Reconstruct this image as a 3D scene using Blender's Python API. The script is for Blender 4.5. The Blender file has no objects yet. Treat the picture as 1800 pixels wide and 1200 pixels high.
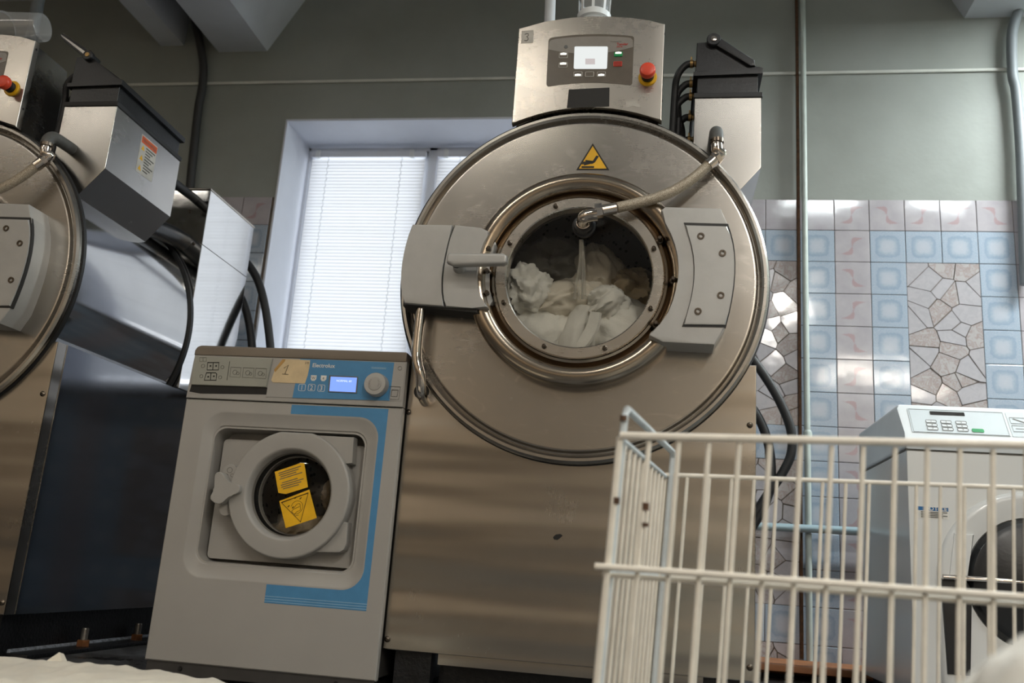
import bpy, bmesh, math, random
import numpy as np
from mathutils import Vector, Matrix, noise

random.seed(7)
SC = bpy.context.scene
COL = SC.collection
H = 0.32                                   # camera height above the floor (m)
F = 1590.06                                # focal length in pixels of the 1800x1200 frame
YAW, PITCH, ROLL = 0.169507, 0.246013, -0.072524

def rotm():
    return (Matrix.Rotation(YAW, 3, 'Z') @ Matrix.Rotation(PITCH, 3, 'X') @ Matrix.Rotation(ROLL, 3, 'Y'))
RM = rotm()
EYE = Vector((0, 0, H))

def at(px, py, Y):
    """world point on the upright plane y = Y seen at photo pixel (px, py): used to survey the photograph"""
    d = RM @ Vector(((px - 900) / F, 1, (600 - py) / F))
    return EYE + d * (Y / d.y)

def xz(pts, Y):
    return [(at(px, py, Y).x, at(px, py, Y).z) for px, py in pts]

# ------------------------------------------------------------------ camera
cam = bpy.data.cameras.new('camera')
camo = bpy.data.objects.new('camera', cam)
COL.objects.link(camo)
mr = Matrix((RM.col[0], RM.col[2], -RM.col[1])).transposed()
camo.matrix_world = Matrix.Translation(EYE) @ mr.to_4x4()
cam.sensor_width = 36
cam.lens = F * 36 / 1800
cam.clip_start = 0.02
cam.dof.use_dof = True
cam.dof.focus_distance = 2.50
cam.dof.aperture_fstop = 3.6
SC.camera = camo

# ------------------------------------------------------------------ materials
def srgb(r, g, b):
    def f(c):
        c /= 255
        return c / 12.92 if c <= 0.04045 else ((c + 0.055) / 1.055) ** 2.4
    return (f(r), f(g), f(b), 1)

class NT:
    def __init__(s, name):
        s.m = bpy.data.materials.new(name)
        s.m.use_nodes = True
        s.t = s.m.node_tree
        s.t.nodes.clear()
        s.out = s.n('ShaderNodeOutputMaterial')
    def n(s, typ, **kw):
        o = s.t.nodes.new(typ)
        for k, v in kw.items():
            if k.startswith('i_'):
                k2 = k[2:]
                o.inputs[int(k2) if k2.isdigit() else k2.replace('_', ' ')].default_value = v
            else:
                setattr(o, k, v)
        return o
    def l(s, a, b):
        s.t.links.new(a, b)
    def coord(s, kind='Object', scale=(1, 1, 1), rot=(0, 0, 0)):
        c = s.n('ShaderNodeTexCoord')
        mp = s.n('ShaderNodeMapping')
        mp.inputs['Scale'].default_value = scale
        mp.inputs['Rotation'].default_value = rot
        s.l(c.outputs[kind], mp.inputs['Vector'])
        return mp.outputs['Vector']
    def noise(s, vec, scale, detail=4, rough=0.55, dist=0.0):
        o = s.n('ShaderNodeTexNoise')
        o.inputs['Scale'].default_value = scale
        o.inputs['Detail'].default_value = detail
        o.inputs['Roughness'].default_value = rough
        o.inputs['Distortion'].default_value = dist
        s.l(vec, o.inputs['Vector'])
        return o.outputs['Fac']
    def ramp(s, fac, stops):
        o = s.n('ShaderNodeValToRGB')
        e = o.color_ramp.elements
        while len(e) < len(stops):
            e.new(0.5)
        for el, (p, c) in zip(e, stops):
            el.position = p
            el.color = c if len(c) == 4 else (*c, 1)
        s.l(fac, o.inputs['Fac'])
        return o.outputs['Color']
    def val(s, fac, lo, hi, a=0.0, b=1.0):
        o = s.n('ShaderNodeMapRange')
        o.inputs['From Min'].default_value = a
        o.inputs['From Max'].default_value = b
        o.inputs['To Min'].default_value = lo
        o.inputs['To Max'].default_value = hi
        s.l(fac, o.inputs['Value'])
        return o.outputs['Result']
    def mix(s, fac, a, b, mode='MIX'):
        o = s.n('ShaderNodeMix', data_type='RGBA', blend_type=mode)
        for sock, v in ((o.inputs[0], fac), (o.inputs[6], a), (o.inputs[7], b)):
            if hasattr(v, 'links') or hasattr(v, 'is_output'):
                s.l(v, sock)
            else:
                sock.default_value = v
        return o.outputs[2]
    def math(s, op, a, b=0.0):
        o = s.n('ShaderNodeMath', operation=op)
        for sock, v in ((o.inputs[0], a), (o.inputs[1], b)):
            if hasattr(v, 'is_output'):
                s.l(v, sock)
            else:
                sock.default_value = v
        return o.outputs[0]
    def bump(s, hgt, strength, dist=0.01, normal=None):
        o = s.n('ShaderNodeBump')
        o.inputs['Strength'].default_value = strength
        o.inputs['Distance'].default_value = dist
        s.l(hgt, o.inputs['Height'])
        if normal is not None:
            s.l(normal, o.inputs['Normal'])
        return o.outputs['Normal']
    def bsdf(s, col=(0.5, 0.5, 0.5, 1), rough=0.5, metal=0.0, normal=None, **kw):
        o = s.n('ShaderNodeBsdfPrincipled')
        for k, v in (('Base Color', col), ('Roughness', rough), ('Metallic', metal)):
            if hasattr(v, 'is_output'):
                s.l(v, o.inputs[k])
            else:
                o.inputs[k].default_value = v
        if normal is not None:
            s.l(normal, o.inputs['Normal'])
        for k, v in kw.items():
            o.inputs[k.replace('_', ' ')].default_value = v
        s.l(o.outputs[0], s.out.inputs['Surface'])
        return o

def plain(name, col, rough=0.5, metal=0.0, spot=0.06, scale=30, bump=0.0, **kw):
    """a material with slight mottling in colour and gloss"""
    t = NT(name)
    v = t.coord()
    f = t.noise(v, scale)
    dark = tuple(c * (1 - spot * 2) for c in col[:3]) + (1,)
    lite = tuple(min(1, c * (1 + spot * 2)) for c in col[:3]) + (1,)
    c = t.ramp(f, [(0.3, dark), (0.7, lite)])
    r = t.val(f, max(0.02, rough - 0.02), min(1, rough + 0.02), 0.3, 0.7)
    nrm = t.bump(t.noise(v, scale * 6), bump) if bump else None
    t.bsdf(c, r, metal, nrm, **kw)
    return t.m

def steel(name, col, rough, brush=(1, 1, 1), smudge=0.25, bump=0.05, wav=0.0, dirt=0.0, wscale=1.6, scuff=0.0, wdir=(1, 1, 1)):
    """brushed stainless sheet: fine stretched grain, smudges, a slow waviness"""
    t = NT(name)
    v = t.coord()
    vb = t.coord(scale=brush)
    grain = t.noise(vb, 700, 2, 0.6)
    sm = t.noise(v, 3.2, 4, 0.5, 0.6)
    fine = t.noise(v, 22, 5, 0.7)
    dark = tuple(c * (1 - smudge) for c in col[:3]) + (1,)
    c = t.ramp(sm, [(0.32, dark), (0.68, col)])
    if dirt:
        c = t.mix(t.val(fine, 0, dirt, 0.5, 0.78), c, srgb(70, 58, 42))
    if scuff:
        vs_ = t.coord(scale=(1.0, 1.0, 2.2), rot=(0, 0.9, 0))
        sw = t.noise(vs_, 7, 5, 0.62, 2.2)
        c = t.mix(t.val(sw, 0, scuff, 0.56, 0.72), c, tuple(min(1, q * 1.45) for q in col[:3]) + (1,))
    r0 = t.math('ADD', t.val(sm, rough * 1.15, rough * 0.88, 0.3, 0.7), t.val(grain, -0.008, 0.008, 0.3, 0.7))
    r = t.math('ADD', r0, t.val(fine, -0.012, 0.016, 0.35, 0.7))
    nrm = None
    if wav:
        nrm = t.bump(t.noise(t.coord(scale=wdir), wscale, 2, 0.4), wav, 0.05)
    t.bsdf(c, r, 1.0, nrm)
    return t.m

M = {}
M['steel_front'] = steel('brushed_steel_front', srgb(182, 175, 165), 0.24, (1, 1, 0.04), 0.12, 0.03, 0.42, 0.0, 2.0, wdir=(0.25, 0.25, 2.8))
M['steel_disc'] = steel('brushed_steel_disc', srgb(176, 171, 164), 0.25, (0.04, 0.04, 1), 0.12, 0.03, 0.04, 0.0, scuff=0.35)
M['steel_side'] = steel('steel_side', srgb(182, 182, 182), 0.095, (0.04, 0.04, 1), 0.10, 0.02, 0.03)
M['steel_base'] = steel('steel_base_side', srgb(128, 130, 134), 0.10, (0.04, 0.04, 1), 0.12, 0.02, 0.03)  # steel colour darkened to stand in for a dark reflection on this side
M['steel_bright'] = steel('steel_bright', srgb(188, 185, 180), 0.25, (0.04, 0.04, 1), 0.10, 0.03, 0.03)
M['steel_plate'] = steel('steel_plate', srgb(198, 192, 183), 0.27, (0.04, 0.04, 1), 0.12, 0.05)
M['steel_ring'] = steel('steel_ring', srgb(190, 176, 158), 0.21, (3, 3, 3), 0.22, 0.02)
M['steel_rear'] = steel('steel_rear', srgb(216, 216, 216), 0.075, (0.04, 0.04, 1), 0.05, 0.01, 0.02)
M['chrome'] = plain('chrome', srgb(215, 205, 195), 0.10, 1.0, 0.03)
M['screw'] = plain('screw_steel', srgb(104, 95, 85), 0.28, 1.0, 0.08, 90)
M['alu'] = plain('grey_cast_paint', srgb(172, 171, 168), 0.42, 0.30, 0.02, 25, 0.02)
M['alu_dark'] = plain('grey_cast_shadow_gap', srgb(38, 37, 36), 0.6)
M['black'] = plain('black_rubber', srgb(24, 24, 25), 0.55, 0, 0.1, 40)
M['rubber_grey'] = plain('grey_rubber', srgb(84, 84, 82), 0.62, 0, 0.1, 60)
M['black_gloss'] = plain('black_plastic', srgb(26, 27, 29), 0.34, 0, 0.1, 20, 0.05)
M['black_frame'] = plain('black_painted_iron', srgb(20, 21, 24), 0.38, 0, 0.3, 18, 0.25)
M['smoke'] = plain('smoked_grey_plastic', srgb(96, 98, 98), 0.32, 0, 0.12, 14)
M['panel_grey'] = plain('panel_grey', srgb(98, 90, 80), 0.30, 0, 0.04, 40)
M['panel_light'] = plain('panel_grey_light', srgb(140, 135, 128), 0.30, 0, 0.02, 40)
M['white_ink'] = plain('white_print', srgb(222, 220, 214), 0.5)
M['black_ink'] = plain('black_print', srgb(25, 23, 20), 0.6)
M['grey_ink'] = plain('grey_print', srgb(92, 90, 84), 0.6)
M['red_ink'] = plain('red_print', srgb(170, 40, 32), 0.5)
M['yellow'] = plain('yellow_sticker', srgb(232, 178, 22), 0.42, 0, 0.04)
M['orange'] = plain('orange_sticker', srgb(214, 92, 40), 0.45)
M['paper'] = plain('aged_paper', srgb(206, 184, 146), 0.8, 0, 0.05, 30)
M['paper_grey'] = plain('taped_paper', srgb(188, 184, 176), 0.6)
M['estop_red'] = plain('red_plastic', srgb(226, 76, 48), 0.35, 0, 0.04)
M['green'] = plain('green_button', srgb(22, 150, 84), 0.35)
M['red_button'] = plain('red_button', srgb(150, 38, 24), 0.35)
M['brass'] = plain('brass', srgb(170, 140, 92), 0.35, 1.0, 0.1)
M['washer_grey'] = plain('washer_grey_enamel', srgb(160, 157, 152), 0.36, 0, 0.02, 5)
M['washer_plastic'] = plain('washer_grey_plastic', srgb(157, 154, 149), 0.45, 0, 0.02, 9)
M['washer_drawer'] = plain('washer_drawer_grey', srgb(150, 150, 140), 0.45, 0, 0.03, 9)
M['washer_top'] = plain('washer_worktop', srgb(112, 103, 92), 0.32, 0.2, 0.05, 9)
M['washer_side'] = plain('washer_side', srgb(60, 58, 56), 0.5)
M['blue'] = plain('blue_print', srgb(72, 132, 176), 0.45, 0, 0.03)
M['blue_line'] = plain('pale_blue_print', srgb(140, 178, 205), 0.45, 0, 0.03)
M['slot'] = plain('dark_slot', srgb(18, 17, 16), 0.6)
M['white_enamel'] = plain('white_enamel', srgb(222, 222, 220), 0.17, 0, 0.005, 4)
M['white_plastic'] = plain('white_plastic', srgb(224, 228, 230), 0.34, 0, 0.02, 8)
M['panel_white'] = plain('pale_panel', srgb(206, 214, 218), 0.36, 0, 0.02, 8)
M['lcd_dark'] = plain('dark_display', srgb(44, 42, 40), 0.2)
M['notice_blue'] = plain('notice_blue', srgb(36, 104, 160), 0.5)
M['wire'] = plain('white_wire_coating', srgb(230, 224, 212), 0.42, 0, 0.04, 30)
M['wire_grey'] = plain('grey_wire_coating', srgb(196, 204, 208), 0.42, 0, 0.05, 30)
M['rust'] = plain('worn_rust', srgb(88, 62, 42), 0.8, 0, 0.2, 60)
M['ceiling'] = plain('ceiling_paint', srgb(196, 200, 206), 0.75, 0, 0.04, 3)
M['pipe_green'] = plain('pipe_paint', srgb(184, 194, 188), 0.4, 0, 0.05, 12)
M['pipe_blue'] = plain('pipe_paint_blue', srgb(150, 172, 180), 0.4, 0, 0.05, 12)
M['conduit'] = plain('grey_conduit', srgb(120, 126, 130), 0.5, 0, 0.05, 12)
M['conduit_light'] = plain('light_conduit', srgb(206, 210, 214), 0.5, 0, 0.04, 12)
M['conduit_dark'] = plain('dark_conduit', srgb(50, 50, 50), 0.5, 0, 0.05, 12)
M['bolt_steel'] = plain('bolt_steel', srgb(150, 145, 138), 0.4, 0.8, 0.15, 60)
M['rust_brown'] = plain('rust_brown', srgb(120, 76, 42), 0.7, 0.2, 0.2, 60)
M['weld'] = plain('silver_weld', srgb(165, 172, 182), 0.45, 0.3, 0.25, 90, 0.3)
M['wood'] = plain('brown_board', srgb(150, 98, 62), 0.5, 0, 0.12, 9)
M['pvc'] = plain('white_window_plastic', srgb(214, 218, 226), 0.3, 0, 0.02, 6)
M['reveal'] = plain('window_reveal_paint', srgb(208, 212, 222), 0.5, 0, 0.02, 5)
M['white_lamp'] = plain('lamp_housing', srgb(230, 230, 226), 0.4)
M['ledge'] = plain('ledge_paint', srgb(206, 207, 200), 0.4, 0, 0.05, 9)
M['wall_beige'] = plain('beige_wall', srgb(206, 193, 176), 0.8, 0, 0.05, 3)
M['wall_brown'] = plain('wall_dado', srgb(142, 128, 112), 0.6, 0, 0.08, 3)

def mat_wall():
    t = NT('wall_paint')
    v = t.coord()
    f = t.noise(v, 2.2, 5, 0.6)
    g = t.noise(v, 40, 3)
    c = t.ramp(f, [(0.3, srgb(136, 140, 134)), (0.7, srgb(150, 154, 149))])
    t.bsdf(c, t.val(f, 0.42, 0.55, 0.3, 0.7), 0, t.bump(g, 0.12, 0.004, t.bump(f, 0.25, 0.02)))
    return t.m
M['wall'] = mat_wall()

def mat_floor():
    t = NT('wet_concrete')
    v = t.coord()
    f = t.noise(v, 3.0, 6, 0.65, 0.5)
    g = t.noise(v, 26, 5, 0.7)
    c = t.ramp(f, [(0.35, srgb(36, 34, 33)), (0.5, srgb(74, 74, 74)), (0.62, srgb(128, 131, 135))])
    c = t.mix(t.val(g, 0, 0.8, 0.55, 0.7), c, srgb(26, 23, 20))
    t.bsdf(c, t.val(f, 0.15, 0.6, 0.35, 0.6), 0, t.bump(g, 0.4, 0.006))
    return t.m
M['floor'] = mat_floor()

def mat_terry(name, col, bscale=520):
    t = NT(name)
    v = t.coord()
    a = t.noise(v, bscale, 2, 0.7)
    b = t.noise(v, 9, 4)
    c = t.ramp(b, [(0.3, tuple(x * 0.86 for x in col[:3]) + (1,)), (0.7, col)])
    t.bsdf(c, 0.95, 0, t.bump(a, 0.55, 0.003, t.bump(t.noise(v, 60, 4), 0.35, 0.006)), Sheen_Weight=0.25)
    return t.m
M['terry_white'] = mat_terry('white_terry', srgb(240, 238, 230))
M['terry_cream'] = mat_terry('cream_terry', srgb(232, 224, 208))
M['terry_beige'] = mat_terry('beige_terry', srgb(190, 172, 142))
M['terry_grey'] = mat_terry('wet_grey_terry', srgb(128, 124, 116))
M['hem'] = mat_terry('woven_hem', srgb(236, 234, 226), 900)

def mat_braid():
    t = NT('steel_braid')
    v = t.coord(scale=(1, 1, 1))
    w = t.n('ShaderNodeTexVoronoi')
    w.inputs['Scale'].default_value = 480
    t.l(v, w.inputs['Vector'])
    c = t.ramp(w.outputs['Distance'], [(0.1, srgb(206, 194, 174)), (0.65, srgb(150, 138, 120))])
    t.bsdf(c, 0.4, 0.35, t.bump(w.outputs['Distance'], 0.5, 0.002))
    return t.m
M['braid'] = mat_braid()

def mat_glass(name, tint, base=0.035):
    """a thin pane: clear with a Fresnel reflection"""
    t = NT(name)
    lw = t.n('ShaderNodeLayerWeight', i_Blend=0.5)
    f = t.math('ADD', t.math('MULTIPLY', t.math('POWER', lw.outputs['Facing'], 4.0), 0.9), base)
    tr = t.n('ShaderNodeBsdfTransparent', i_Color=tint)
    gl = t.n('ShaderNodeBsdfGlossy', i_Roughness=0.02)
    mx = t.n('ShaderNodeMixShader')
    t.l(f, mx.inputs[0])
    t.l(tr.outputs[0], mx.inputs[1])
    t.l(gl.outputs[0], mx.inputs[2])
    t.l(mx.outputs[0], t.out.inputs['Surface'])
    return t.m
M['glass'] = mat_glass('door_glass', (0.93, 0.93, 0.92, 1))
M['glass_window'] = mat_glass('window_glass', (0.96, 0.97, 0.98, 1))
M['glass_dark'] = mat_glass('washer_glass', (0.80, 0.79, 0.77, 1))

def mat_translucent(name, col, w, rough=0.5):
    t = NT(name)
    d = t.n('ShaderNodeBsdfDiffuse', i_Color=col)
    tr = t.n('ShaderNodeBsdfTranslucent', i_Color=col)
    mx = t.n('ShaderNodeMixShader', i_0=w)
    t.l(d.outputs[0], mx.inputs[1])
    t.l(tr.outputs[0], mx.inputs[2])
    gl = t.n('ShaderNodeBsdfGlossy', i_Roughness=rough * 0.6)
    mx2 = t.n('ShaderNodeMixShader', i_0=0.04)
    t.l(mx.outputs[0], mx2.inputs[1])
    t.l(gl.outputs[0], mx2.inputs[2])
    t.l(mx2.outputs[0], t.out.inputs['Surface'])
    return t.m
M['slat'] = mat_translucent('blind_slat', srgb(240, 242, 244), 0.36)

def mat_cup():
    t = NT('clear_plastic')
    d = t.n('ShaderNodeBsdfDiffuse', i_Color=srgb(225, 228, 230))
    tr = t.n('ShaderNodeBsdfTransparent', i_Color=(0.9, 0.92, 0.93, 1))
    gl = t.n('ShaderNodeBsdfGlossy', i_Roughness=0.12)
    m1 = t.n('ShaderNodeMixShader', i_0=0.74)
    m2 = t.n('ShaderNodeMixShader', i_0=0.12)
    t.l(d.outputs[0], m1.inputs[1]); t.l(tr.outputs[0], m1.inputs[2])
    t.l(m1.outputs[0], m2.inputs[1]); t.l(gl.outputs[0], m2.inputs[2])
    t.l(m2.outputs[0], t.out.inputs['Surface'])
    return t.m
M['cup'] = mat_cup()

def mat_water():
    t = NT('running_water')
    tr = t.n('ShaderNodeBsdfTransparent', i_Color=(0.96, 0.96, 0.95, 1))
    gl = t.n('ShaderNodeBsdfGlossy', i_Roughness=0.1)
    df = t.n('ShaderNodeBsdfDiffuse', i_Color=srgb(235, 230, 220))
    m1 = t.n('ShaderNodeMixShader', i_0=0.22)
    m2 = t.n('ShaderNodeMixShader', i_0=0.10)
    t.l(tr.outputs[0], m1.inputs[1]); t.l(df.outputs[0], m1.inputs[2])
    t.l(m1.outputs[0], m2.inputs[1]); t.l(gl.outputs[0], m2.inputs[2])
    t.l(m2.outputs[0], t.out.inputs['Surface'])
    return t.m
M['water'] = mat_water()

def emit(name, col, s):
    t = NT(name)
    e = t.n('ShaderNodeEmission', i_Color=col, i_Strength=s)
    t.l(e.outputs[0], t.out.inputs['Surface'])
    return t.m
M['screen_white'] = emit('lit_display', srgb(236, 240, 238), 1.0)
M['screen_pale'] = emit('lit_display_symbol', srgb(218, 208, 206), 0.85)
M['screen_blue'] = emit('lit_blue_display', srgb(128, 160, 236), 1.25)
M['screen_ink'] = emit('display_text', srgb(216, 228, 250), 1.5)
M['tube'] = emit('fluorescent_tube', (1, 0.97, 0.92, 1), 3)
M['led'] = emit('button_light', srgb(250, 250, 240), 1.6)

def mat_drum():
    t = NT('perforated_drum')
    v = t.coord()
    w = t.n('ShaderNodeTexVoronoi')
    w.inputs['Scale'].default_value = 55
    t.l(v, w.inputs['Vector'])
    c = t.ramp(w.outputs['Distance'], [(0.22, srgb(14, 13, 12)), (0.3, srgb(120, 116, 110))])
    t.bsdf(c, 0.3, 0.9)
    return t.m
M['drum'] = mat_drum()

def tile_nodes(t):
    c = t.n('ShaderNodeTexCoord')
    sp = t.n('ShaderNodeSeparateXYZ')
    t.l(c.outputs['UV'], sp.inputs[0])
    u = t.math('ABSOLUTE', t.math('SUBTRACT', sp.outputs[0], 0.5))
    w = t.math('ABSOLUTE', t.math('SUBTRACT', sp.outputs[1], 0.5))
    return c, sp, u, w

def mat_tile_blue():
    t = NT('blue_tile')
    c, sp, u, w = tile_nodes(t)
    v = t.coord()
    n = t.noise(v, 90, 4)
    n2 = t.noise(v, 260, 3)
    d = t.math('MAXIMUM', u, w)
    r = t.math('POWER', t.math('ADD', t.math('POWER', u, 4), t.math('POWER', w, 4)), 0.25)
    rr = t.math('ADD', r, t.val(n, -0.03, 0.03, 0.3, 0.7))
    col = t.ramp(rr, [(0.0, srgb(180, 184, 193)), (0.17, srgb(175, 181, 191)), (0.27, srgb(153, 166, 181)),
                      (0.34, srgb(142, 159, 176)), (0.37, srgb(159, 170, 185))])
    edge = t.ramp(t.math('ADD', d, t.val(n2, -0.05, 0.05, 0.35, 0.65)), [(0.38, (0, 0, 0, 1)), (0.42, (1, 1, 1, 1))])
    bord = t.ramp(n2, [(0.35, srgb(146, 163, 180)), (0.65, srgb(173, 181, 192))])
    col = t.mix(edge, col, bord)
    t.bsdf(col, 0.09, 0, t.bump(t.noise(v, 7, 2), 0.05, 0.02), Specular_IOR_Level=0.45)
    return t.m
M['tile_blue'] = mat_tile_blue()

def mat_tile_pink():
    """pale tile with a rose feather stroke across it"""
    t = NT('feather_tile')
    c, sp, u, w = tile_nodes(t)
    v = t.coord()
    base = t.ramp(t.noise(v, 16, 4), [(0.35, srgb(168, 163, 168)), (0.65, srgb(177, 172, 176))])
    x, y = sp.outputs[0], sp.outputs[1]
    s = t.math('SUBTRACT', x, y)                       # across the diagonal
    a = t.math('ADD', x, y)                            # along it
    ac = t.math('SUBTRACT', a, 1.0)
    wob = t.math('MULTIPLY', t.math('SINE', t.math('MULTIPLY', ac, 6.0)), 0.15)
    dist = t.math('ABSOLUTE', t.math('ADD', s, wob))
    tap = t.math('SQRT', t.math('MAXIMUM', t.math('SUBTRACT', 1.0, t.math('POWER', t.math('DIVIDE', t.math('ABSOLUTE', ac), 0.66), 2.0)), 0.0))
    wid = t.math('MULTIPLY', t.math('ADD', t.math('MULTIPLY', t.math('ABSOLUTE', t.math('SINE', t.math('MULTIPLY', ac, 4.7))), 0.11), 0.035), tap)
    rag = t.val(t.noise(v, 130, 3), -0.025, 0.025, 0.3, 0.7)
    f = t.ramp(t.math('ADD', t.math('SUBTRACT', wid, dist), rag), [(0.0, (0, 0, 0, 1)), (0.05, (1, 1, 1, 1))])
    col = t.mix(t.math('MULTIPLY', f, 0.62), base, srgb(166, 134, 134))
    t.bsdf(col, 0.09, 0, t.bump(t.noise(v, 7, 2), 0.05, 0.02), Specular_IOR_Level=0.45)
    return t.m
M['tile_pink'] = mat_tile_pink()

def mat_tile_plain():
    t = NT('plain_tile')
    v = t.coord()
    base = t.ramp(t.noise(v, 16, 4), [(0.35, srgb(167, 161, 167)), (0.65, srgb(175, 171, 176))])
    t.bsdf(base, 0.09, 0, t.bump(t.noise(v, 7, 2), 0.05, 0.02), Specular_IOR_Level=0.45)
    return t.m
M['tile_plain'] = mat_tile_plain()

def mat_shard(name, white):
    t = NT(name)
    v = t.coord()
    sw = t.noise(v, 26, 3, 0.6, 1.6)
    if white:
        col = t.ramp(sw, [(0.4, srgb(177, 173, 177)), (0.6, srgb(170, 167, 171))])
    else:
        col = t.ramp(sw, [(0.42, srgb(175, 170, 170)), (0.5, srgb(158, 144, 140)), (0.58, srgb(173, 168, 169)), (0.66, srgb(160, 149, 146))])
    t.bsdf(col, 0.09, 0, t.bump(t.noise(v, 7, 2), 0.05, 0.02), Specular_IOR_Level=0.45)
    return t.m
M['shard_white'] = mat_shard('shard_white', True)
M['shard_beige'] = mat_shard('shard_beige', False)
M['grout'] = plain('dark_grout', srgb(98, 88, 78), 0.9, 0, 0.15, 40)

# ------------------------------------------------------------------ mesh builder
class MB:
    def __init__(s):
        s.v, s.f, s.mi = [], [], []
        s.cur = 0
    def add(s, vs, fs, m=None):
        b = len(s.v)
        s.v += [tuple(x) for x in vs]
        s.f += [tuple(b + i for i in f) for f in fs]
        s.mi += [s.cur if m is None else m] * len(fs)
        return s
    def bm(s, bm):
        bm.verts.index_update()
        return s.add([v.co[:] for v in bm.verts], [[v.index for v in f.verts] for f in bm.faces])
    def box(s, x0, x1, y0, y1, z0, z1, bev=0.0, seg=2):
        bm = bmesh.new()
        bmesh.ops.create_cube(bm, size=1)
        for v in bm.verts:
            v.co = Vector(((x0 + x1) / 2 + v.co.x * (x1 - x0), (y0 + y1) / 2 + v.co.y * (y1 - y0), (z0 + z1) / 2 + v.co.z * (z1 - z0)))
        if bev:
            bmesh.ops.bevel(bm, geom=bm.edges[:], offset=bev, segments=seg, profile=0.5, affect='EDGES')
        s.bm(bm)
        bm.free()
        return s
    def prism(s, poly, y0, y1, bev=0.0, fn=None, seg=2, both=False):
        """polygon in (x, z), extruded from front y0 to back y1, its front rim bevelled"""
        bm = bmesh.new()
        a = sum(p[0] * q[1] - q[0] * p[1] for p, q in zip(poly, poly[1:] + poly[:1]))
        if a < 0:
            poly = poly[::-1]
        fr = [bm.verts.new((p[0], y0, p[1])) for p in poly]
        bk = [bm.verts.new((p[0], y1, p[1])) for p in poly]
        n = len(poly)
        f0 = bm.faces.new(fr)
        f1 = bm.faces.new(bk[::-1])
        for i in range(n):
            j = (i + 1) % n
            bm.faces.new((fr[j], fr[i], bk[i], bk[j]))
        if bev:
            ed = list(f0.edges) + (list(f1.edges) if both else [])
            bmesh.ops.bevel(bm, geom=ed, offset=bev, segments=seg, profile=0.5, affect='EDGES', clamp_overlap=True)
        bm.normal_update()
        big = [f for f in bm.faces if len(f.verts) > 4]
        if big:
            bmesh.ops.triangulate(bm, faces=big, quad_method='BEAUTY', ngon_method='EAR_CLIP')
        if fn:
            for v in bm.verts:
                v.co = Vector(fn(*v.co))
        s.bm(bm)
        bm.free()
        return s
    def loft(s, loops, cap0=False, cap1=False, closed=True):
        n = len(loops[0])
        vs = [p for L in loops for p in L]
        fs = []
        for k in range(len(loops) - 1):
            for i in range(n if closed else n - 1):
                j = (i + 1) % n
                fs.append((k * n + i, k * n + j, (k + 1) * n + j, (k + 1) * n + i))
        if cap0:
            fs.append(tuple(range(n))[::-1])
        if cap1:
            fs.append(tuple((len(loops) - 1) * n + i for i in range(n)))
        return s.add(vs, fs)
    def lathe(s, prof, cx, cz, n=96, cap0=False, cap1=False):
        """profile [(r, y)] turned about the y axis through (cx, cz)"""
        L = [[(cx + r * math.cos(2 * math.pi * i / n), y, cz + r * math.sin(2 * math.pi * i / n)) for i in range(n)] for r, y in prof]
        return s.loft(L, cap0, cap1)
    def lathez(s, prof, cx, cy, n=48, cap0=False, cap1=False):
        L = [[(cx + r * math.cos(2 * math.pi * i / n), cy + r * math.sin(2 * math.pi * i / n), z) for i in range(n)] for r, z in prof]
        return s.loft(L, cap0, cap1)
    def tube(s, pts, r, n=14, caps=True):
        pts = [Vector(p) for p in pts]
        rs = r if isinstance(r, (list, tuple)) else [r] * len(pts)
        tang = []
        for i in range(len(pts)):
            a = pts[max(0, i - 1)]
            b = pts[min(len(pts) - 1, i + 1)]
            tang.append((b - a).normalized())
        up = Vector((0, 0, 1)) if abs(tang[0].z) < 0.9 else Vector((1, 0, 0))
        u = tang[0].cross(up).normalized()
        L = []
        for p, t, rr in zip(pts, tang, rs):
            u = (u - t * u.dot(t)).normalized()
            w = t.cross(u)
            L.append([p + (u * math.cos(2 * math.pi * k / n) + w * math.sin(2 * math.pi * k / n)) * rr for k in range(n)])
        return s.loft(L, caps, caps)
    def rod(s, a, b, r, n=8):
        return s.tube([a, b], r, n)
    def build(s, name, mat, parent=None, smooth=32, sub=0):
        me = bpy.data.meshes.new(name)
        org = Vector((0, 0, 0))
        p = parent
        while p is not None:
            org += p.location
            p = p.parent
        me.from_pydata([Vector(v) - org for v in s.v], [], s.f)
        for m in (mat if isinstance(mat, list) else [mat]):
            me.materials.append(m)
        if isinstance(mat, list):
            me.polygons.foreach_set('material_index', s.mi)
        b = bmesh.new()
        b.from_mesh(me)
        bmesh.ops.recalc_face_normals(b, faces=b.faces[:])
        b.to_mesh(me)
        b.free()
        if smooth:
            me.polygons.foreach_set('use_smooth', [True] * len(me.polygons))
            me.set_sharp_from_angle(angle=math.radians(smooth))
        me.update()
        o = bpy.data.objects.new(name, me)
        COL.objects.link(o)
        if parent is not None:
            o.parent = parent
        if smooth:
            wn = o.modifiers.new('weighted_normal', 'WEIGHTED_NORMAL')
            wn.keep_sharp = True
            wn.weight = 60
        if sub:
            md = o.modifiers.new('subdivision', 'SUBSURF')
            md.levels = md.render_levels = sub
        return o

def tag(o, label=None, cat=None, group=None, kind=None):
    for k, v in (('label', label), ('category', cat), ('group', group), ('kind', kind)):
        if v:
            o[k] = v
    return o

def empty(name, loc, label=None, cat=None, group=None):
    o = bpy.data.objects.new(name, None)
    COL.objects.link(o)
    o.location = loc
    o.empty_display_size = 0.1
    return tag(o, label, cat, group)

def copy_tree(o, parent=None):
    c = o.copy()
    COL.objects.link(c)
    if parent is not None:
        c.parent = parent
    for ch in [x for x in COL.objects if x.parent == o]:
        copy_tree(ch, c)
    return c

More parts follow.
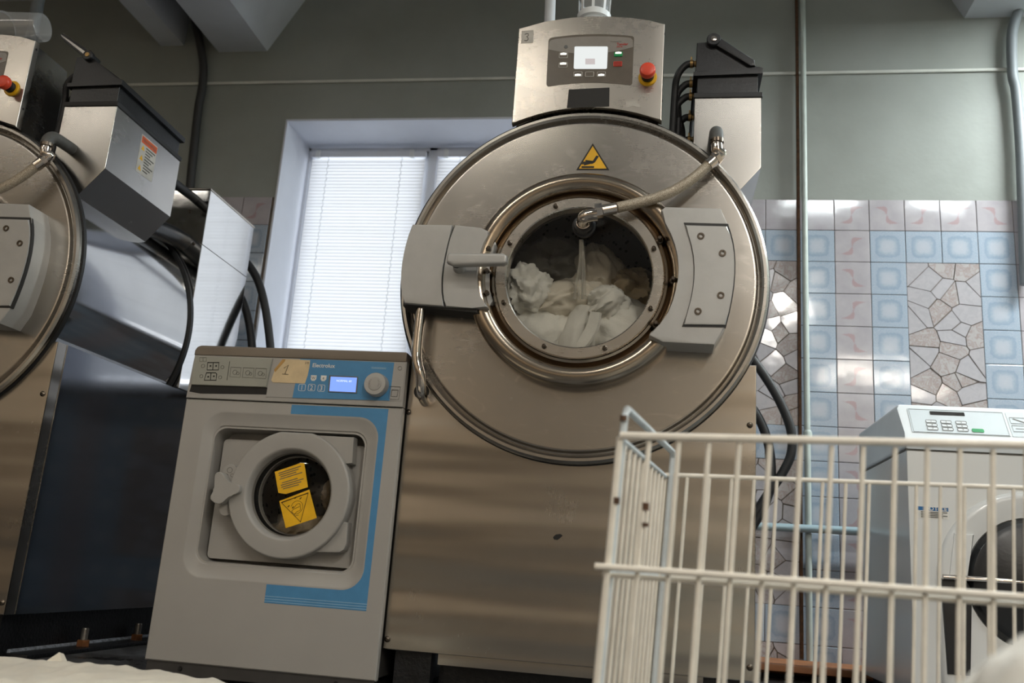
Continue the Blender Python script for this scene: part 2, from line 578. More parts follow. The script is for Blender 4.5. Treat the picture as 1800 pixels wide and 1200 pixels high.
def circle(cx, cz, r, n=48, a0=0.0, a1=2 * math.pi):
    full = abs(a1 - a0 - 2 * math.pi) < 1e-6
    m = n if full else n + 1
    return [(cx + r * math.cos(a0 + (a1 - a0) * i / n), cz + r * math.sin(a0 + (a1 - a0) * i / n)) for i in range(m)]

def rrect(x0, x1, z0, z1, r, n=6):
    P = []
    for cx, cz, a in ((x1 - r, z1 - r, 0), (x0 + r, z1 - r, 90), (x0 + r, z0 + r, 180), (x1 - r, z0 + r, 270)):
        for i in range(n + 1):
            t = math.radians(a + 90 * i / n)
            P.append((cx + r * math.cos(t), cz + r * math.sin(t)))
    return P

def arc3(a, m, b, n=9):
    """points of the parabola from a through m to b"""
    cx, cy = 2 * m[0] - (a[0] + b[0]) / 2, 2 * m[1] - (a[1] + b[1]) / 2
    return [((1 - t) ** 2 * a[0] + 2 * t * (1 - t) * cx + t * t * b[0], (1 - t) ** 2 * a[1] + 2 * t * (1 - t) * cy + t * t * b[1]) for t in [i / n for i in range(n + 1)]]

def dense(P, k=8):
    """extra points along every edge of a closed outline"""
    return [(p[0] + (q[0] - p[0]) * i / k, p[1] + (q[1] - p[1]) * i / k) for p, q in zip(P, P[1:] + P[:1]) for i in range(k)]

def smooth_path(pts, n=10):
    """Catmull-Rom through the points"""
    P = [Vector(p) for p in pts]
    P = [P[0] * 2 - P[1]] + P + [P[-1] * 2 - P[-2]]
    out = []
    for i in range(1, len(P) - 2):
        for k in range(n):
            t = k / n
            a, b, c, d = P[i - 1], P[i], P[i + 1], P[i + 2]
            out.append(0.5 * ((2 * b) + (c - a) * t + (2 * a - 5 * b + 4 * c - d) * t * t + (3 * b - a - 3 * c + d) * t ** 3))
    out.append(P[-2])
    return out

def smooth_poly(pts, n=5):
    """closed Catmull-Rom in 2-D"""
    m = len(pts)
    out = []
    for i in range(m):
        a, b, c, d = [Vector(pts[(i + k - 1) % m]) for k in range(4)]
        for k in range(n):
            t = k / n
            q = 0.5 * ((2 * b) + (c - a) * t + (2 * a - 5 * b + 4 * c - d) * t * t + (3 * b - a - 3 * c + d) * t ** 3)
            out.append((q.x, q.y))
    return out

def stroke(mb, pts, w, y, t=0.0006):
    """a printed line: a thin ribbon lying on the plane y"""
    pts = [Vector(p) for p in pts]
    L, R = [], []
    for i, p in enumerate(pts):
        d = (pts[min(i + 1, len(pts) - 1)] - pts[max(i - 1, 0)]).normalized()
        nrm = Vector((-d.y, d.x)) * w / 2
        L.append(p + nrm)
        R.append(p - nrm)
    poly = [(p.x, p.y) for p in L] + [(p.x, p.y) for p in R[::-1]]
    n = len(pts)
    vs = [(p[0], y - t, p[1]) for p in poly] + [(p[0], y, p[1]) for p in poly]
    fs = []
    for i in range(n - 1):
        a, b = i, i + 1
        c, d = 2 * n - 1 - i, 2 * n - 2 - i
        fs.append((a, b, d, c))
    m = 2 * n
    for i in range(m):
        j = (i + 1) % m
        fs.append((i, j, m + j, m + i))
    mb.add(vs, fs)
    return mb

def frame_line(mb, poly, w, y, t=0.0006):
    return stroke(mb, list(poly) + [poly[0], poly[1]], w, y, t)

def text_mesh(mb, s, x, z, size, y, t=0.0006, align='LEFT', sx=1.0, fn=None, bold=0.0):
    """lettering set on the plane y, as geometry"""
    cu = bpy.data.curves.new('letters', 'FONT')
    cu.body = s
    cu.size = size
    cu.align_x = align
    cu.extrude = 0
    cu.offset = bold
    cu.resolution_u = 3
    ob = bpy.data.objects.new('letters', cu)
    COL.objects.link(ob)
    bpy.context.view_layer.update()
    me = bpy.data.meshes.new_from_object(ob.evaluated_get(bpy.context.evaluated_depsgraph_get()))
    vs = []
    for v in me.vertices:
        p = (x + v.co.x * sx, y - t, z + v.co.y)
        vs.append(fn(*p) if fn else p)
    mb.add(vs, [tuple(p.vertices) for p in me.polygons])
    bpy.data.objects.remove(ob)
    bpy.data.curves.remove(cu)
    bpy.data.meshes.remove(me)
    return mb

def struct(o):
    o['kind'] = 'structure'
    return o

# ------------------------------------------------------------------ the room
YW = 3.90                                   # back wall
CEIL = 3.17
XL, XR, YB = -4.6, 3.4, -4.4
WX0, WX1, WZ0, WZ1 = -1.90, -0.36, 1.02, 2.43   # window opening (world z)
TILE_TOP = 1.686 + H

mb = MB()
mb.box(XL, WX0, YW, YW + 0.42, 0, CEIL)
mb.box(WX1, XR, YW, YW + 0.42, 0, CEIL)
mb.box(WX0, WX1, YW, YW + 0.42, 0, WZ0)
mb.box(WX0, WX1, YW, YW + 0.42, WZ1, CEIL)
wall_back = struct(mb.build('wall_back', M['wall'], smooth=0))
mb = MB()
for x0, x1, y0, y1, z0, z1 in ((WX0, WX0 + 0.012, YW - 0.004, YW + 0.3, WZ0, WZ1), (WX1 - 0.012, WX1, YW - 0.004, YW + 0.3, WZ0, WZ1),
                               (WX0, WX1, YW - 0.004, YW + 0.3, WZ1 - 0.012, WZ1), (WX0, WX1, YW - 0.06, YW + 0.3, WZ0 - 0.01, WZ0 + 0.02)):
    mb.box(x0, x1, y0, y1, z0, z1, 0.003)
struct(mb.build('reveal', M['reveal'], wall_back))
struct(MB().box(XL - 0.1, XR + 0.1, YB - 0.1, YW + 0.42, -0.12, 0).build('floor', M['floor'], smooth=0))
struct(MB().box(XL - 0.1, XR + 0.1, YB - 0.1, YW + 0.42, CEIL, CEIL + 0.12).build('ceiling', M['ceiling'], smooth=0))
mb = MB()
mb.cur = 0
mb.box(XL - 0.1, XL, YB, YW, 0.92, CEIL)
mb.cur = 1
mb.box(XL - 0.1, XL, YB, YW, 0, 0.92)
struct(mb.build('wall_left', [M['wall_beige'], M['wall_brown']], smooth=0))
mb = MB()
mb.box(XR, XR + 0.1, YB, YW, 0.92, CEIL)
mb.cur = 1
mb.box(XR, XR + 0.1, YB, YW, 0, 0.92)
struct(mb.build('wall_right', [M['wall'], M['wall_beige']], smooth=0))
mb = MB()
mb.box(XL, XR, YB - 0.1, YB, 0.92, CEIL)
mb.cur = 1
mb.box(XL, XR, YB - 0.1, YB, 0, 0.92)
struct(mb.build('wall_front', [M['wall_beige'], M['wall_brown']], smooth=0))

# ceiling ribs running towards the wall, and the plaster ledge on the wall
def rib(name, x0, x1, zb, splay_l, splay_r):
    fn = lambda x, y, z: (x, y, z)
    return struct(MB().prism([(x0, zb), (x1, zb), (x1 + splay_r, CEIL), (x0 - splay_l, CEIL)], YB, YW, 0.0).build(name, M['ceiling'], smooth=0))
rib('trim_1', -2.326, -2.057, 2.50 + H, 0.02, 0.20)
rib('trim_2', -2.66, -2.53, 2.545 + H, 0.02, 0.02)
rib('trim_3', 1.32, 1.62, 2.585 + H, 0.14, 0.2)
mb = MB()
mb.prism([(0, 0.002), (0.008, 0.0), (0.011, 0.003), (0.011, 0.012), (0.008, 0.015), (0, 0.013)], XL, XR, 0, fn=lambda a, b, c: (b, YW - a, c + 2.308 + H))
struct(mb.build('trim_4', M['ledge'], smooth=0))

# ------------------------------------------------------------------ tiles
PX, PZ = 0.1468, 0.1456
X0T = 0.438
tiles = {k: MB() for k in ('tile_blue', 'tile_pink', 'tile_plain')}
tile_uv = {k: [] for k in tiles}
shard = MB()
YT = YW - 0.008
rt = random.Random(3)

def add_tile(kind, x0, x1, z0, z1, flip):
    g = 0.0013
    x0 += g; x1 -= g; z0 += g; z1 -= g
    d = [rt.uniform(-0.0007, 0.0007) for _ in range(2)]
    e = 0.002
    yy = lambda x, z: YT + d[0] * (x - x0) / (x1 - x0) + d[1] * (z - z0) / (z1 - z0)
    P = [(x0 + e, z0 + e), (x1 - e, z0 + e), (x1 - e, z1 - e), (x0 + e, z1 - e)]
    Q = [(x0, z0), (x1, z0), (x1, z1), (x0, z1)]
    vs = [(x, yy(x, z) - 0.0, z) for x, z in P] + [(x, YT + 0.0012, z) for x, z in Q] + [(x, YW, z) for x, z in Q]
    fs = [(0, 1, 2, 3)] + [(i + 4, (i + 1) % 4 + 4, (i + 1) % 4, i) for i in range(4)] + [(i + 8, (i + 1) % 4 + 8, (i + 1) % 4 + 4, i + 4) for i in range(4)]
    tiles[kind].add(vs, fs)
    U = [(0, 0), (1, 0), (1, 1), (0, 1)]
    if flip:
        U = [(1 - a, b) for a, b in U]
    for f in fs:
        for i in f:
            tile_uv[kind].append(U[i % 4])

def clip_poly(poly, a, b, c):
    """part of poly where a*x + b*z <= c"""
    out = []
    for p, q in zip(poly, poly[1:] + poly[:1]):
        dp, dq = a * p[0] + b * p[1] - c, a * q[0] + b * q[1] - c
        if dp <= 0:
            out.append(p)
        if dp * dq < 0:
            t = dp / (dp - dq)
            out.append((p[0] + (q[0] - p[0]) * t, p[1] + (q[1] - p[1]) * t))
    return out

def add_mosaic(x0, x1, z0, z1):
    """broken tile shards laid in dark grout"""
    nx, nz = max(2, round((x1 - x0) / 0.085)), max(2, round((z1 - z0) / 0.062))
    S = []
    for i in range(nx):
        for j in range(nz):
            S.append((x0 + (i + 0.5 + rt.uniform(-0.48, 0.48)) * (x1 - x0) / nx, z0 + (j + 0.5 + rt.uniform(-0.48, 0.48)) * (z1 - z0) / nz))
    for i, p in enumerate(S):
        poly = [(x0, z0), (x1, z0), (x1, z1), (x0, z1)]
        for j, q in enumerate(S):
            if i == j or math.hypot(p[0] - q[0], p[1] - q[1]) > 0.32:
                continue
            a, b = q[0] - p[0], q[1] - p[1]
            m = ((p[0] + q[0]) / 2, (p[1] + q[1]) / 2)
            L = math.hypot(a, b)
            poly = clip_poly(poly, a / L, b / L, (a * m[0] + b * m[1]) / L - rt.uniform(0.0012, 0.0026))
            if len(poly) < 3:
                break
        if len(poly) < 3:
            continue
        gx, gz = rt.uniform(-0.02, 0.02), rt.uniform(-0.025, 0.025)
        n = len(poly)
        vs = [(x, YT + gx * (x - p[0]) + gz * (z - p[1]), z) for x, z in poly] + [(x, YW, z) for x, z in poly]
        fs = [tuple(range(n))] + [(k + n, (k + 1) % n + n, (k + 1) % n, k) for k in range(n)]
        shard.add(vs, fs, 0 if rt.random() < 0.5 else 1)

def tile_kind(k, r):
    c = (k - 2) % 5                       # feather, blue, mosaic, mosaic, blue
    if r == 0:
        return 'tile_plain' if -1 <= k <= 1 else 'tile_pink'
    if c == 0:
        return 'tile_pink'
    if r == 1 or c in (1, 4) or r in (7, 12):
        return 'tile_blue'
    return 'mosaic'

NR = int(TILE_TOP / PZ) + 1
for k in range(-24, 21):
    x0 = X0T + k * PX
    x1 = x0 + PX
    for r in range(NR):
        z1 = TILE_TOP - r * PZ
        z0 = max(0.0, z1 - PZ)
        if z1 - z0 < 0.03 or x1 > XR - 0.02 or x0 < XL + 0.6:
            continue
        xs0, xs1, zs1 = x0, x1, z1
        if z1 > WZ0 - 0.03 and x1 > WX0 and x0 < WX1:
            if x0 < WX0 - 0.03:
                xs1 = WX0
            elif x1 > WX1 + 0.03:
                xs0 = WX1
            elif z0 < WZ0 - 0.05:
                zs1 = WZ0 - 0.012
            else:
                continue
        kd = tile_kind(k, r)
        if kd != 'mosaic':
            add_tile(kd, xs0, xs1, z0, zs1, (r % 2 == 0) if kd == 'tile_pink' and r else (k % 3 == 0))
for k in range(-24, 21):
    if (k - 2) % 5 != 2:
        continue
    x0 = X0T + k * PX
    if x0 < XL + 0.6 or x0 + 2 * PX > XR - 0.02:
        continue
    for r0, r1 in ((2, 7), (8, 12), (13, NR)):
        z1 = TILE_TOP - r0 * PZ
        z0 = max(0.0, TILE_TOP - r1 * PZ)
        if z1 - z0 < 0.05 or (z1 > WZ0 and x0 + 2 * PX > WX0 and x0 < WX1):
            continue
        add_mosaic(x0 + 0.001, x0 + 2 * PX - 0.001, z0 + 0.001, z1 - 0.001)
for k, b in tiles.items():
    o = struct(b.build('tiling', M[k], wall_back, smooth=0))
    uv = o.data.uv_layers.new(name='UVMap')
    # faces may have been flipped: place by position within each tile instead of loop order
    for p in o.data.polygons:
        t = p.index // 9
        base = [tile_uv[k][t * 36 + q] for q in range(4)]
        v0 = t * 12
        for li in p.loop_indices:
            uv.data[li].uv = base[(o.data.loops[li].vertex_index - v0) % 4]
struct(shard.build('mosaic', [M['shard_white'], M['shard_beige']], wall_back, smooth=0))
mb = MB()
for x0, x1, z1 in ((XL + 0.6, WX0, TILE_TOP), (WX1, XR - 0.02, TILE_TOP), (WX0, WX1, WZ0 - 0.012)):
    mb.box(x0, x1, YW - 0.0045, YW, 0, z1)
struct(mb.build('grout', M['grout'], wall_back, smooth=0))

# ------------------------------------------------------------------ window and blinds
YG = YW + 0.30
win = struct(empty('window_1', ((WX0 + WX1) / 2, YG, WZ0)))
mb = MB()
MX = -1.205                                # mullion centre
for x0, x1, z0, z1 in ((WX0, WX0 + 0.028, WZ0, WZ1), (WX1 - 0.028, WX1, WZ0, WZ1), (MX - 0.025, MX + 0.025, WZ0, WZ1),
                       (WX0, WX1, WZ1 - 0.03, WZ1), (WX0, WX1, WZ0, WZ0 + 0.03)):
    mb.box(x0, x1, YG, YG + 0.06, z0, z1, 0.005)
mb.build('window_frame', M['pvc'], win)['kind'] = 'structure'
for a, b in ((WX0 + 0.028, MX - 0.025), (MX + 0.025, WX1 - 0.028)):
    m2 = MB()
    for x0, x1, z0, z1 in ((a, a + 0.024, WZ0 + 0.03, WZ1 - 0.03), (b - 0.024, b, WZ0 + 0.03, WZ1 - 0.03),
                           (a, b, WZ1 - 0.06, WZ1 - 0.03), (a, b, WZ0 + 0.03, WZ0 + 0.06)):
        m2.box(x0, x1, YG + 0.005, YG + 0.055, z0, z1, 0.004)
    m2.build('sash', M['pvc'], win)
    MB().box(a + 0.024, b - 0.024, YG + 0.028, YG + 0.034, WZ0 + 0.06, WZ1 - 0.06).build('pane', M['glass_window'], win, 0)

def blind(x0, x1, z1, z0, label):
    yb = YG - 0.022
    r = empty('venetian_blind', ((x0 + x1) / 2, yb, z1), label, 'blind', 'venetian blinds in the window')
    MB().box(x0, x1, yb - 0.014, yb + 0.016, z1 - 0.032, z1, 0.003).build('headrail', M['pvc'], r)
    s = MB()
    pitch, wd = 0.0181, 0.0228
    n = int((z1 - 0.045 - z0) / pitch)
    for i in range(n):
        z = z1 - 0.05 - i * pitch
        tilt = math.radians(78 + rt.uniform(-3, 3))
        L = []
        for q in range(5):
            t = (q / 4 - 0.5) * wd
            bow = 0.0016 * (1 - (q / 2 - 1) ** 2)
            yy = yb - math.cos(tilt) * t - math.sin(tilt) * bow
            zz = z - math.sin(tilt) * t + math.cos(tilt) * bow
            L.append([(x0 + 0.004, yy, zz), (x1 - 0.004, yy, zz)])
        vs = [p for row in L for p in row]
        s.add(vs, [(2 * q, 2 * q + 1, 2 * q + 3, 2 * q + 2) for q in range(4)])
    s.build('slats', M['slat'], r)
    MB().box(x0 + 0.003, x1 - 0.003, yb - 0.010, yb + 0.010, z0 - 0.014, z0 + 0.002, 0.003).build('bottom_rail', M['pvc'], r)
    for fx in (0.16, 0.80):
        x = x0 + (x1 - x0) * fx
        c = MB()
        zz = z1 - 0.03
        k = 0
        while zz > z0:
            dx = 0.0035 if k % 2 else -0.0035
            c.rod((x + dx, yb - 0.0145, zz), (x - dx, yb - 0.0145, max(z0, zz - pitch)), 0.0016, 5)
            zz -= pitch
            k += 1
        c.build('ladder_cord', M['white_plastic'], r)
    for fx in (0.06, 0.88):
        x = x0 + (x1 - x0) * fx
        MB().box(x - 0.012, x + 0.012, yb - 0.02, yb + 0.018, z1 - 0.036, z1 + 0.006, 0.003).build('bracket', M['white_plastic'], r)
    return r
blind(WX0 + 0.040, MX - 0.030, WZ1 - 0.045, WZ0 + 0.09, 'white venetian blind left of the window mullion, drawn shut')
blind(MX + 0.030, WX1 - 0.04, WZ1 - 0.045, WZ0 + 0.09, 'white venetian blind right of the mullion, mostly behind the machine numbered 3')

# ------------------------------------------------------------------ pipes on the wall
def pipe(name, pts, r, m, label, cat='pipe', collars=(), n=14):
    o = empty(name, pts[0], label, cat)
    MB().tube(pts, r, n).build('pipe_run', m, o)
    for c in collars:
        c = Vector(c)
        MB().lathez([(r * 1.0, c.z - 0.022), (r * 1.5, c.z - 0.02), (r * 1.5, c.z + 0.012), (r * 1.25, c.z + 0.02), (r * 1.0, c.z + 0.024)], c.x, c.y, 20).build('pipe_collar', m, o)
    return o
yp = YW - 0.035
pipe('wall_pipe', [(0.602, yp, CEIL), (0.603, yp, 1.6), (0.606, yp, 0.62), (0.606, yp, 0.0)], 0.0125, M['pipe_green'],
     'thin pale green pipe running down the tiled wall beside the hoses', collars=[(0.606, yp, 0.94)])
pipe('wall_pipe', [(0.578, YW - 0.014, CEIL), (0.579, YW - 0.014, 1.98), (0.58, YW - 0.014, 0.06)], 0.0075, M['rust'],
     'thinnest dark cable run tight beside the pale green pipe', n=8)
pipe('wall_pipe', [(0.22, YW - 0.06, 0.235 + H), (0.5, YW - 0.06, 0.24 + H), (1.3, YW - 0.06, 0.25 + H)], 0.016, M['pipe_blue'],
     'horizontal blue grey pipe crossing low on the tiled wall')
cr = [at(1800, -20, YW - 0.04), at(1790, 20, YW - 0.04), at(1779, 60, YW - 0.04), at(1780, 130, YW - 0.04), at(1786, 160, YW - 0.04), at(1793, 240, YW - 0.04), at(1797, 330, YW - 0.04), at(1803, 500, YW - 0.04)]
pipe('cable_conduit', smooth_path(cr, 8), 0.022, M['conduit'], 'grey cable conduit bending down the far right of the wall', 'conduit')
cl = [at(338, 20, YW - 0.06), at(348, 60, YW - 0.05), at(357, 110, YW - 0.035), at(356, 150, YW - 0.035), at(349, 190, YW - 0.035), at(340, 270, YW - 0.035), at(334, 330, YW - 0.035), at(325, 440, YW - 0.035)]
pipe('cable_conduit', smooth_path(cl, 8), 0.021, M['conduit_dark'], 'dark cable conduit hanging down the wall left of the window', 'conduit')
pc, pd = at(963, 0, 2.62), at(966, 40, 2.62)
pipe('ceiling_conduit', [(pc.x - 0.02, 2.62, CEIL), (pd.x, 2.62, pd.z), (pd.x + 0.02, 2.62, 0.7303 + H + 0.452)], 0.018, M['conduit_light'], 'pale grey conduit rising to the ceiling behind the control box numbered 3', 'conduit')
pa, pb = at(62, 0, 3.2), at(50, 140, 3.2)
pipe('ceiling_conduit', [(pa.x - 0.01, 3.2, CEIL), (pb.x, 3.2, pb.z - 0.4), (pb.x, 3.2, 0.0)], 0.026, M['conduit'], 'grey conduit rising to the ceiling behind the cut off left machine', 'conduit')
struct(MB().box(0.30, 1.0, YW - 0.05, YW, 0.0, 0.018 + 0.012).build('baseboard_back', M['wood']))
o = MB().box(0.36, 1.05, YW - 0.34, YW - 0.03, 0.031, 0.056, 0.004).build('wooden_board', M['wood'])
tag(o, 'brown wooden board lying at the foot of the tiled wall', 'board')

# ------------------------------------------------------------------ washer-extractor
XC, ZC = -0.2144, 0.7303 + H
YD = 2.20                                   # front plate plane
YP = 2.22                                   # base panel plane
def P(lx, lz):
    return (XC + lx, ZC + lz)

def extractor():
    r = empty('washer_extractor', (XC, YP, 0))
    # iron base frame with foot plates and anchor bolts
    mb = MB()
    for sx in (-1, 1):
        x = XC + 0.0085 + sx * 0.40
        mb.box(x - 0.006, x + 0.006, 2.27, 3.24, 0.012, 0.113)
        mb.box(min(x, x - sx * 0.06), max(x, x - sx * 0.06), 2.27, 3.24, 0.101, 0.113)
        ex = 0.075 if sx > 0 else 0.020
        mb.box(min(x - sx * 0.05, x + sx * ex), max(x - sx * 0.05, x + sx * ex), 2.29, 3.24, 0.0, 0.012, 0.003)
        mb.box(min(x - sx * 0.08, x + sx * 0.01), max(x - sx * 0.08, x + sx * 0.01), 2.25, 2.29, 0.0, 0.113)
    mb.box(XC - 0.30, XC + 0.30, 2.30, 2.34, 0.03, 0.113)
    mb.build('base_frame', M['black_frame'], r)
    w = MB()
    w.rod((XC + 0.0085 + 0.409, 2.30, 0.014), (XC + 0.0085 + 0.409, 3.2, 0.014), 0.007, 8)
    w.build('weld_bead', M['weld'], r)
    for sx in (1,):
        for y in (2.585, 2.875):
            x = XC + 0.0085 + sx * 0.438
            b = MB()
            b.lathez([(0.0105, 0.024), (0.0105, 0.060), (0.009, 0.063)], x, y, 16, True, True)
            bo = b.build('anchor_bolt', M['bolt_steel'], r)
            MB().lathez([(0.019, 0.012), (0.019, 0.028), (0.017, 0.030), (0.0105, 0.030)], x, y, 6, True, False).build('rusty_nut', M['rust_brown'], bo, 20)
    mb = MB().box(XC - 0.29, XC + 0.33, 2.228, 2.232, 0.088, 0.116)
    mb.build('lower_strip', M['steel_front'], r)
    # cabinet under the drum
    x0, x1 = XC - 0.427, XC + 0.444
    zb, zs = 0.113, ZC - 0.205
    arc = [(XC + 0.42 * math.cos(t), ZC + 0.42 * math.sin(t)) for t in [math.radians(a) for a in range(-30, -151, -8)]]
    prof = [(x0, zb), (x1, zb), (x1, zs)] + arc + [(x0, zs)]
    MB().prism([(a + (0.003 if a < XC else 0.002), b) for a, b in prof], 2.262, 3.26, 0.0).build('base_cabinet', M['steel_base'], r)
    MB().prism(prof, YP, 2.262, 0.003).build('front_panel', M['steel_front'], r)
    for px, py in ((718, 724), (1318, 747), (681, 1123), (1318, 1173)):
        q = at(px, py, YP)
        MB().lathe([(0.0075, YP), (0.0072, YP - 0.002), (0.0045, YP - 0.0045), (0.0022, YP - 0.005), (0.002, YP - 0.002)], q.x, q.z, 18, False, True).build('screw', M['screw'], r)
    # drum shell and its rolled front plate
    MB().lathe([(0.452, YD + 0.02), (0.455, YD + 0.035), (0.455, 2.868)], XC, ZC, 128).build('drum_shell', M['steel_side'], r)
    MB().lathe([(0.455, 2.864), (0.463, 2.866), (0.463, 2.882), (0.30, 2.884)], XC, ZC, 128).build('rear_gasket', M['black'], r)
    MB().lathe([(0.20, YD + 0.012), (0.20, YD), (0.436, YD), (0.441, YD + 0.0015), (0.446, YD + 0.010), (0.450, YD + 0.011), (0.4535, YD - 0.001), (0.459, YD - 0.006),
                (0.466, YD - 0.006), (0.4715, YD), (0.473, YD + 0.008), (0.470, YD + 0.018), (0.462, YD + 0.024), (0.452, YD + 0.024)], XC, ZC, 160).build('front_plate', M['steel_disc'], r, 26)
    MB().lathe([(0.452, YD + 0.014), (0.475, YD + 0.0175), (0.477, YD + 0.026), (0.470, YD + 0.033), (0.445, YD + 0.034)], XC, ZC, 128).build('plate_gasket', M['black'], r)
    # door: rolled ring, flange, gasket, glass
    dx, dz = XC + 0.002, ZC - 0.006
    prof = []
    for i in range(15):
        t = math.radians(-8 + 200 * i / 14)
        prof.append((0.258 + 0.027 * math.cos(t), YD - 0.026 - 0.030 * math.sin(t)))
    prof = [(0.285, YD)] + prof + [(0.224, YD - 0.012), (0.212, YD - 0.008)]
    MB().lathe(prof, dx, dz, 128).build('door_ring', M['steel_ring'], r, 50)
    MB().lathe([(0.228, YD - 0.004), (0.222, YD - 0.034), (0.216, YD - 0.037), (0.214, YD - 0.034), (0.214, YD - 0.004)], dx, dz, 96).build('door_gasket', M['steel_ring'], r)
    MB().lathe([(0.214, YD - 0.006), (0.214, YD - 0.040), (0.211, YD - 0.0435), (0.187, YD - 0.0435), (0.184, YD - 0.041), (0.184, YD - 0.012), (0.19, YD - 0.006)], dx, dz, 96).build('door_flange', M['steel_plate'], r, 30)
    g = MB()
    g.lathe([(0.1845, YD - 0.038), (0.1845, YD - 0.030)], dx, dz, 64, True, True)
    g.build('door_glass', M['glass'], r, 20)
    for k, a in enumerate((110, 155, 202, 248, 292, 336, 22)):
        t = math.radians(a)
        cx, cz = dx + 0.1995 * math.cos(t), dz + 0.1995 * math.sin(t)
        MB().lathe([(0.0068, YD - 0.043), (0.0066, YD - 0.0465), (0.0052, YD - 0.049), (0.005, YD - 0.0535), (0.003, YD - 0.055)], cx, cz, 12, False, True).build('flange_bolt', M['screw'], r)
    for lx, lz in ((0.197, 0.093), (0.232, -0.012), (0.194, -0.126), (-0.226, 0.001), (-0.222, -0.058), (-0.226, 0.06)):
        cx, cz = P(lx * 1.02, lz)
        b = MB().lathe([(0.0085, YD - 0.022), (0.0085, YD - 0.040), (0.006, YD - 0.042), (0.0055, YD - 0.060), (0.004, YD - 0.062)], cx, cz, 14, False, True)
        b.build('stud', M['screw'], r)
    # drum inside
    MB().lathe([(0.186, YD - 0.004), (0.188, YD + 0.012), (0.20, YD + 0.014), (0.40, YD + 0.018), (0.435, YD + 0.04), (0.435, YD + 0.50), (0.02, YD + 0.52)], dx, dz, 72, False, True).build('inner_drum', M['drum'], r)
    # hinge block right of the door
    yh = 2.116
    hz = [(1162, 369), (1170, 363), (1267, 366), (1279, 393)] + arc3((1279, 394), (1291, 472), (1275, 574)) + [(1256, 606), (1165, 601), (1141, 589), (1144, 583)] + arc3((1163, 570), (1193, 478), (1170, 392))
    MB().prism(xz(hz, yh), yh, YD, 0.0035).build('hinge_block', M['alu'], r)
    hp = [(1204, 395)] + arc3((1278, 397), (1291, 472), (1275, 571)) + arc3((1201, 570), (1221, 478), (1204, 396))[:-1]
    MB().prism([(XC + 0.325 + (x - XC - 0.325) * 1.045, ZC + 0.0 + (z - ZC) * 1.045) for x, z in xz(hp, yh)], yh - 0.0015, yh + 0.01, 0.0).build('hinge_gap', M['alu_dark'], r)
    pl = MB().prism(xz(hp, yh - 0.006), yh - 0.006, yh + 0.01, 0.003).build('hinge_plate', M['alu'], r)
    for px, py in ((1232, 415), (1270, 445), (1267, 519), (1227, 547)):
        q = at(px, py, yh - 0.006)
        MB().lathe([(0.0088, yh - 0.0055), (0.0086, yh - 0.0085), (0.0045, yh - 0.0085), (0.004, yh - 0.004)], q.x, q.z, 18, False, True).build('hinge_bolt', M['screw'], pl)
    # lock block left of the door
    yl = 2.125
    l1 = [(725, 394)] + arc3((796, 395), (777, 478), (780, 538)) + arc3((710, 532), (706, 470), (724, 396))[:-1]
    MB().prism(xz(l1, yl), yl, YD + 0.02, 0.003).build('lock_housing', M['alu'], r)
    l2 = [(799, 395), (846, 400), (860, 407)] + arc3((856, 412), (838, 475), (846, 526)) + [(858, 540), (830, 541)] + arc3((783, 539), (780, 478), (798, 397))[:-1]
    MB().prism(xz(l2, yl + 0.004), yl + 0.004, YD, 0.003).build('lock_housing', M['alu'], r)
    MB().prism(xz([(845, 402), (868, 410), (872, 430), (858, 470), (858, 505), (866, 528), (858, 542), (842, 535), (832, 470)], yl + 0.03), yl + 0.03, YD, 0.004).build('latch_wedge', M['alu'], r)
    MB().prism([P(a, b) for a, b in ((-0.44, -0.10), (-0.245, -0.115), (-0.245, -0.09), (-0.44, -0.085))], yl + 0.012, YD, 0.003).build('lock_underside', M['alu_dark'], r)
    hd = empty('door_handle', (0, 0, 0))
    hd.parent = r
    ylev = 2.085
    q0, q1 = at(792, 457, ylev), at(889, 456, ylev)
    bar = [(q0.x - 0.004, q0.z + 0.016), (q1.x - 0.006, q1.z + 0.014), (q1.x + 0.004, q1.z + 0.008), (q1.x + 0.004, q1.z - 0.009), (q1.x - 0.004, q1.z - 0.014), (q0.x + 0.010, q0.z - 0.016), (q0.x - 0.008, q0.z - 0.008), (q0.x - 0.010, q0.z + 0.008)]
    hd.location = (q0.x - r.location.x, ylev - r.location.y, q0.z)
    MB().prism(bar, ylev - 0.010, ylev + 0.016, 0.006, both=True, seg=3).build('lever', M['alu'], hd)
    MB().lathe([(0.014, ylev + 0.01), (0.0135, yl - 0.004), (0.017, yl + 0.004)], q0.x + 0.014, q0.z - 0.004, 24).build('pivot', M['alu'], hd)
    ra, rb = at(739, 545, 2.15), at(740, 640, 2.15)
    rp = smooth_path([(ra.x, 2.155, ra.z + 0.01), (ra.x, 2.155, rb.z + 0.03), (rb.x, 2.157, rb.z - 0.03), (rb.x + 0.001, 2.18, rb.z - 0.07), (rb.x + 0.001, 2.235, rb.z - 0.085)], 8)
    MB().tube(rp, 0.0130, 20).build('lock_rod', M['chrome'], r)
    qh = at(741, 688, YP)
    MB().lathe([(0.020, YP - 0.001), (0.020, YP + 0.006)], qh.x, qh.z, 28, True, True).build('rod_hole', M['slot'], r)
    # warning triangle
    ty = YD - 0.0006
    tri = xz([(1042, 252), (1013, 299), (1071, 299)], YD)
    wt = MB()
    cxy = (sum(p[0] for p in tri) / 3, sum(p[1] for p in tri) / 3)
    sh = lambda k: [(cxy[0] + (a - cxy[0]) * k, cxy[1] + (b - cxy[1]) * k) for a, b in tri]
    wt.cur = 0; wt.prism(sh(1.0), YD - 0.0006, YD + 0.001)
    wt.cur = 1; wt.prism(sh(0.84), YD - 0.0012, YD)
    wt.cur = 2; wt.prism(sh(0.90), YD - 0.0009, YD)
    wt.cur = 0
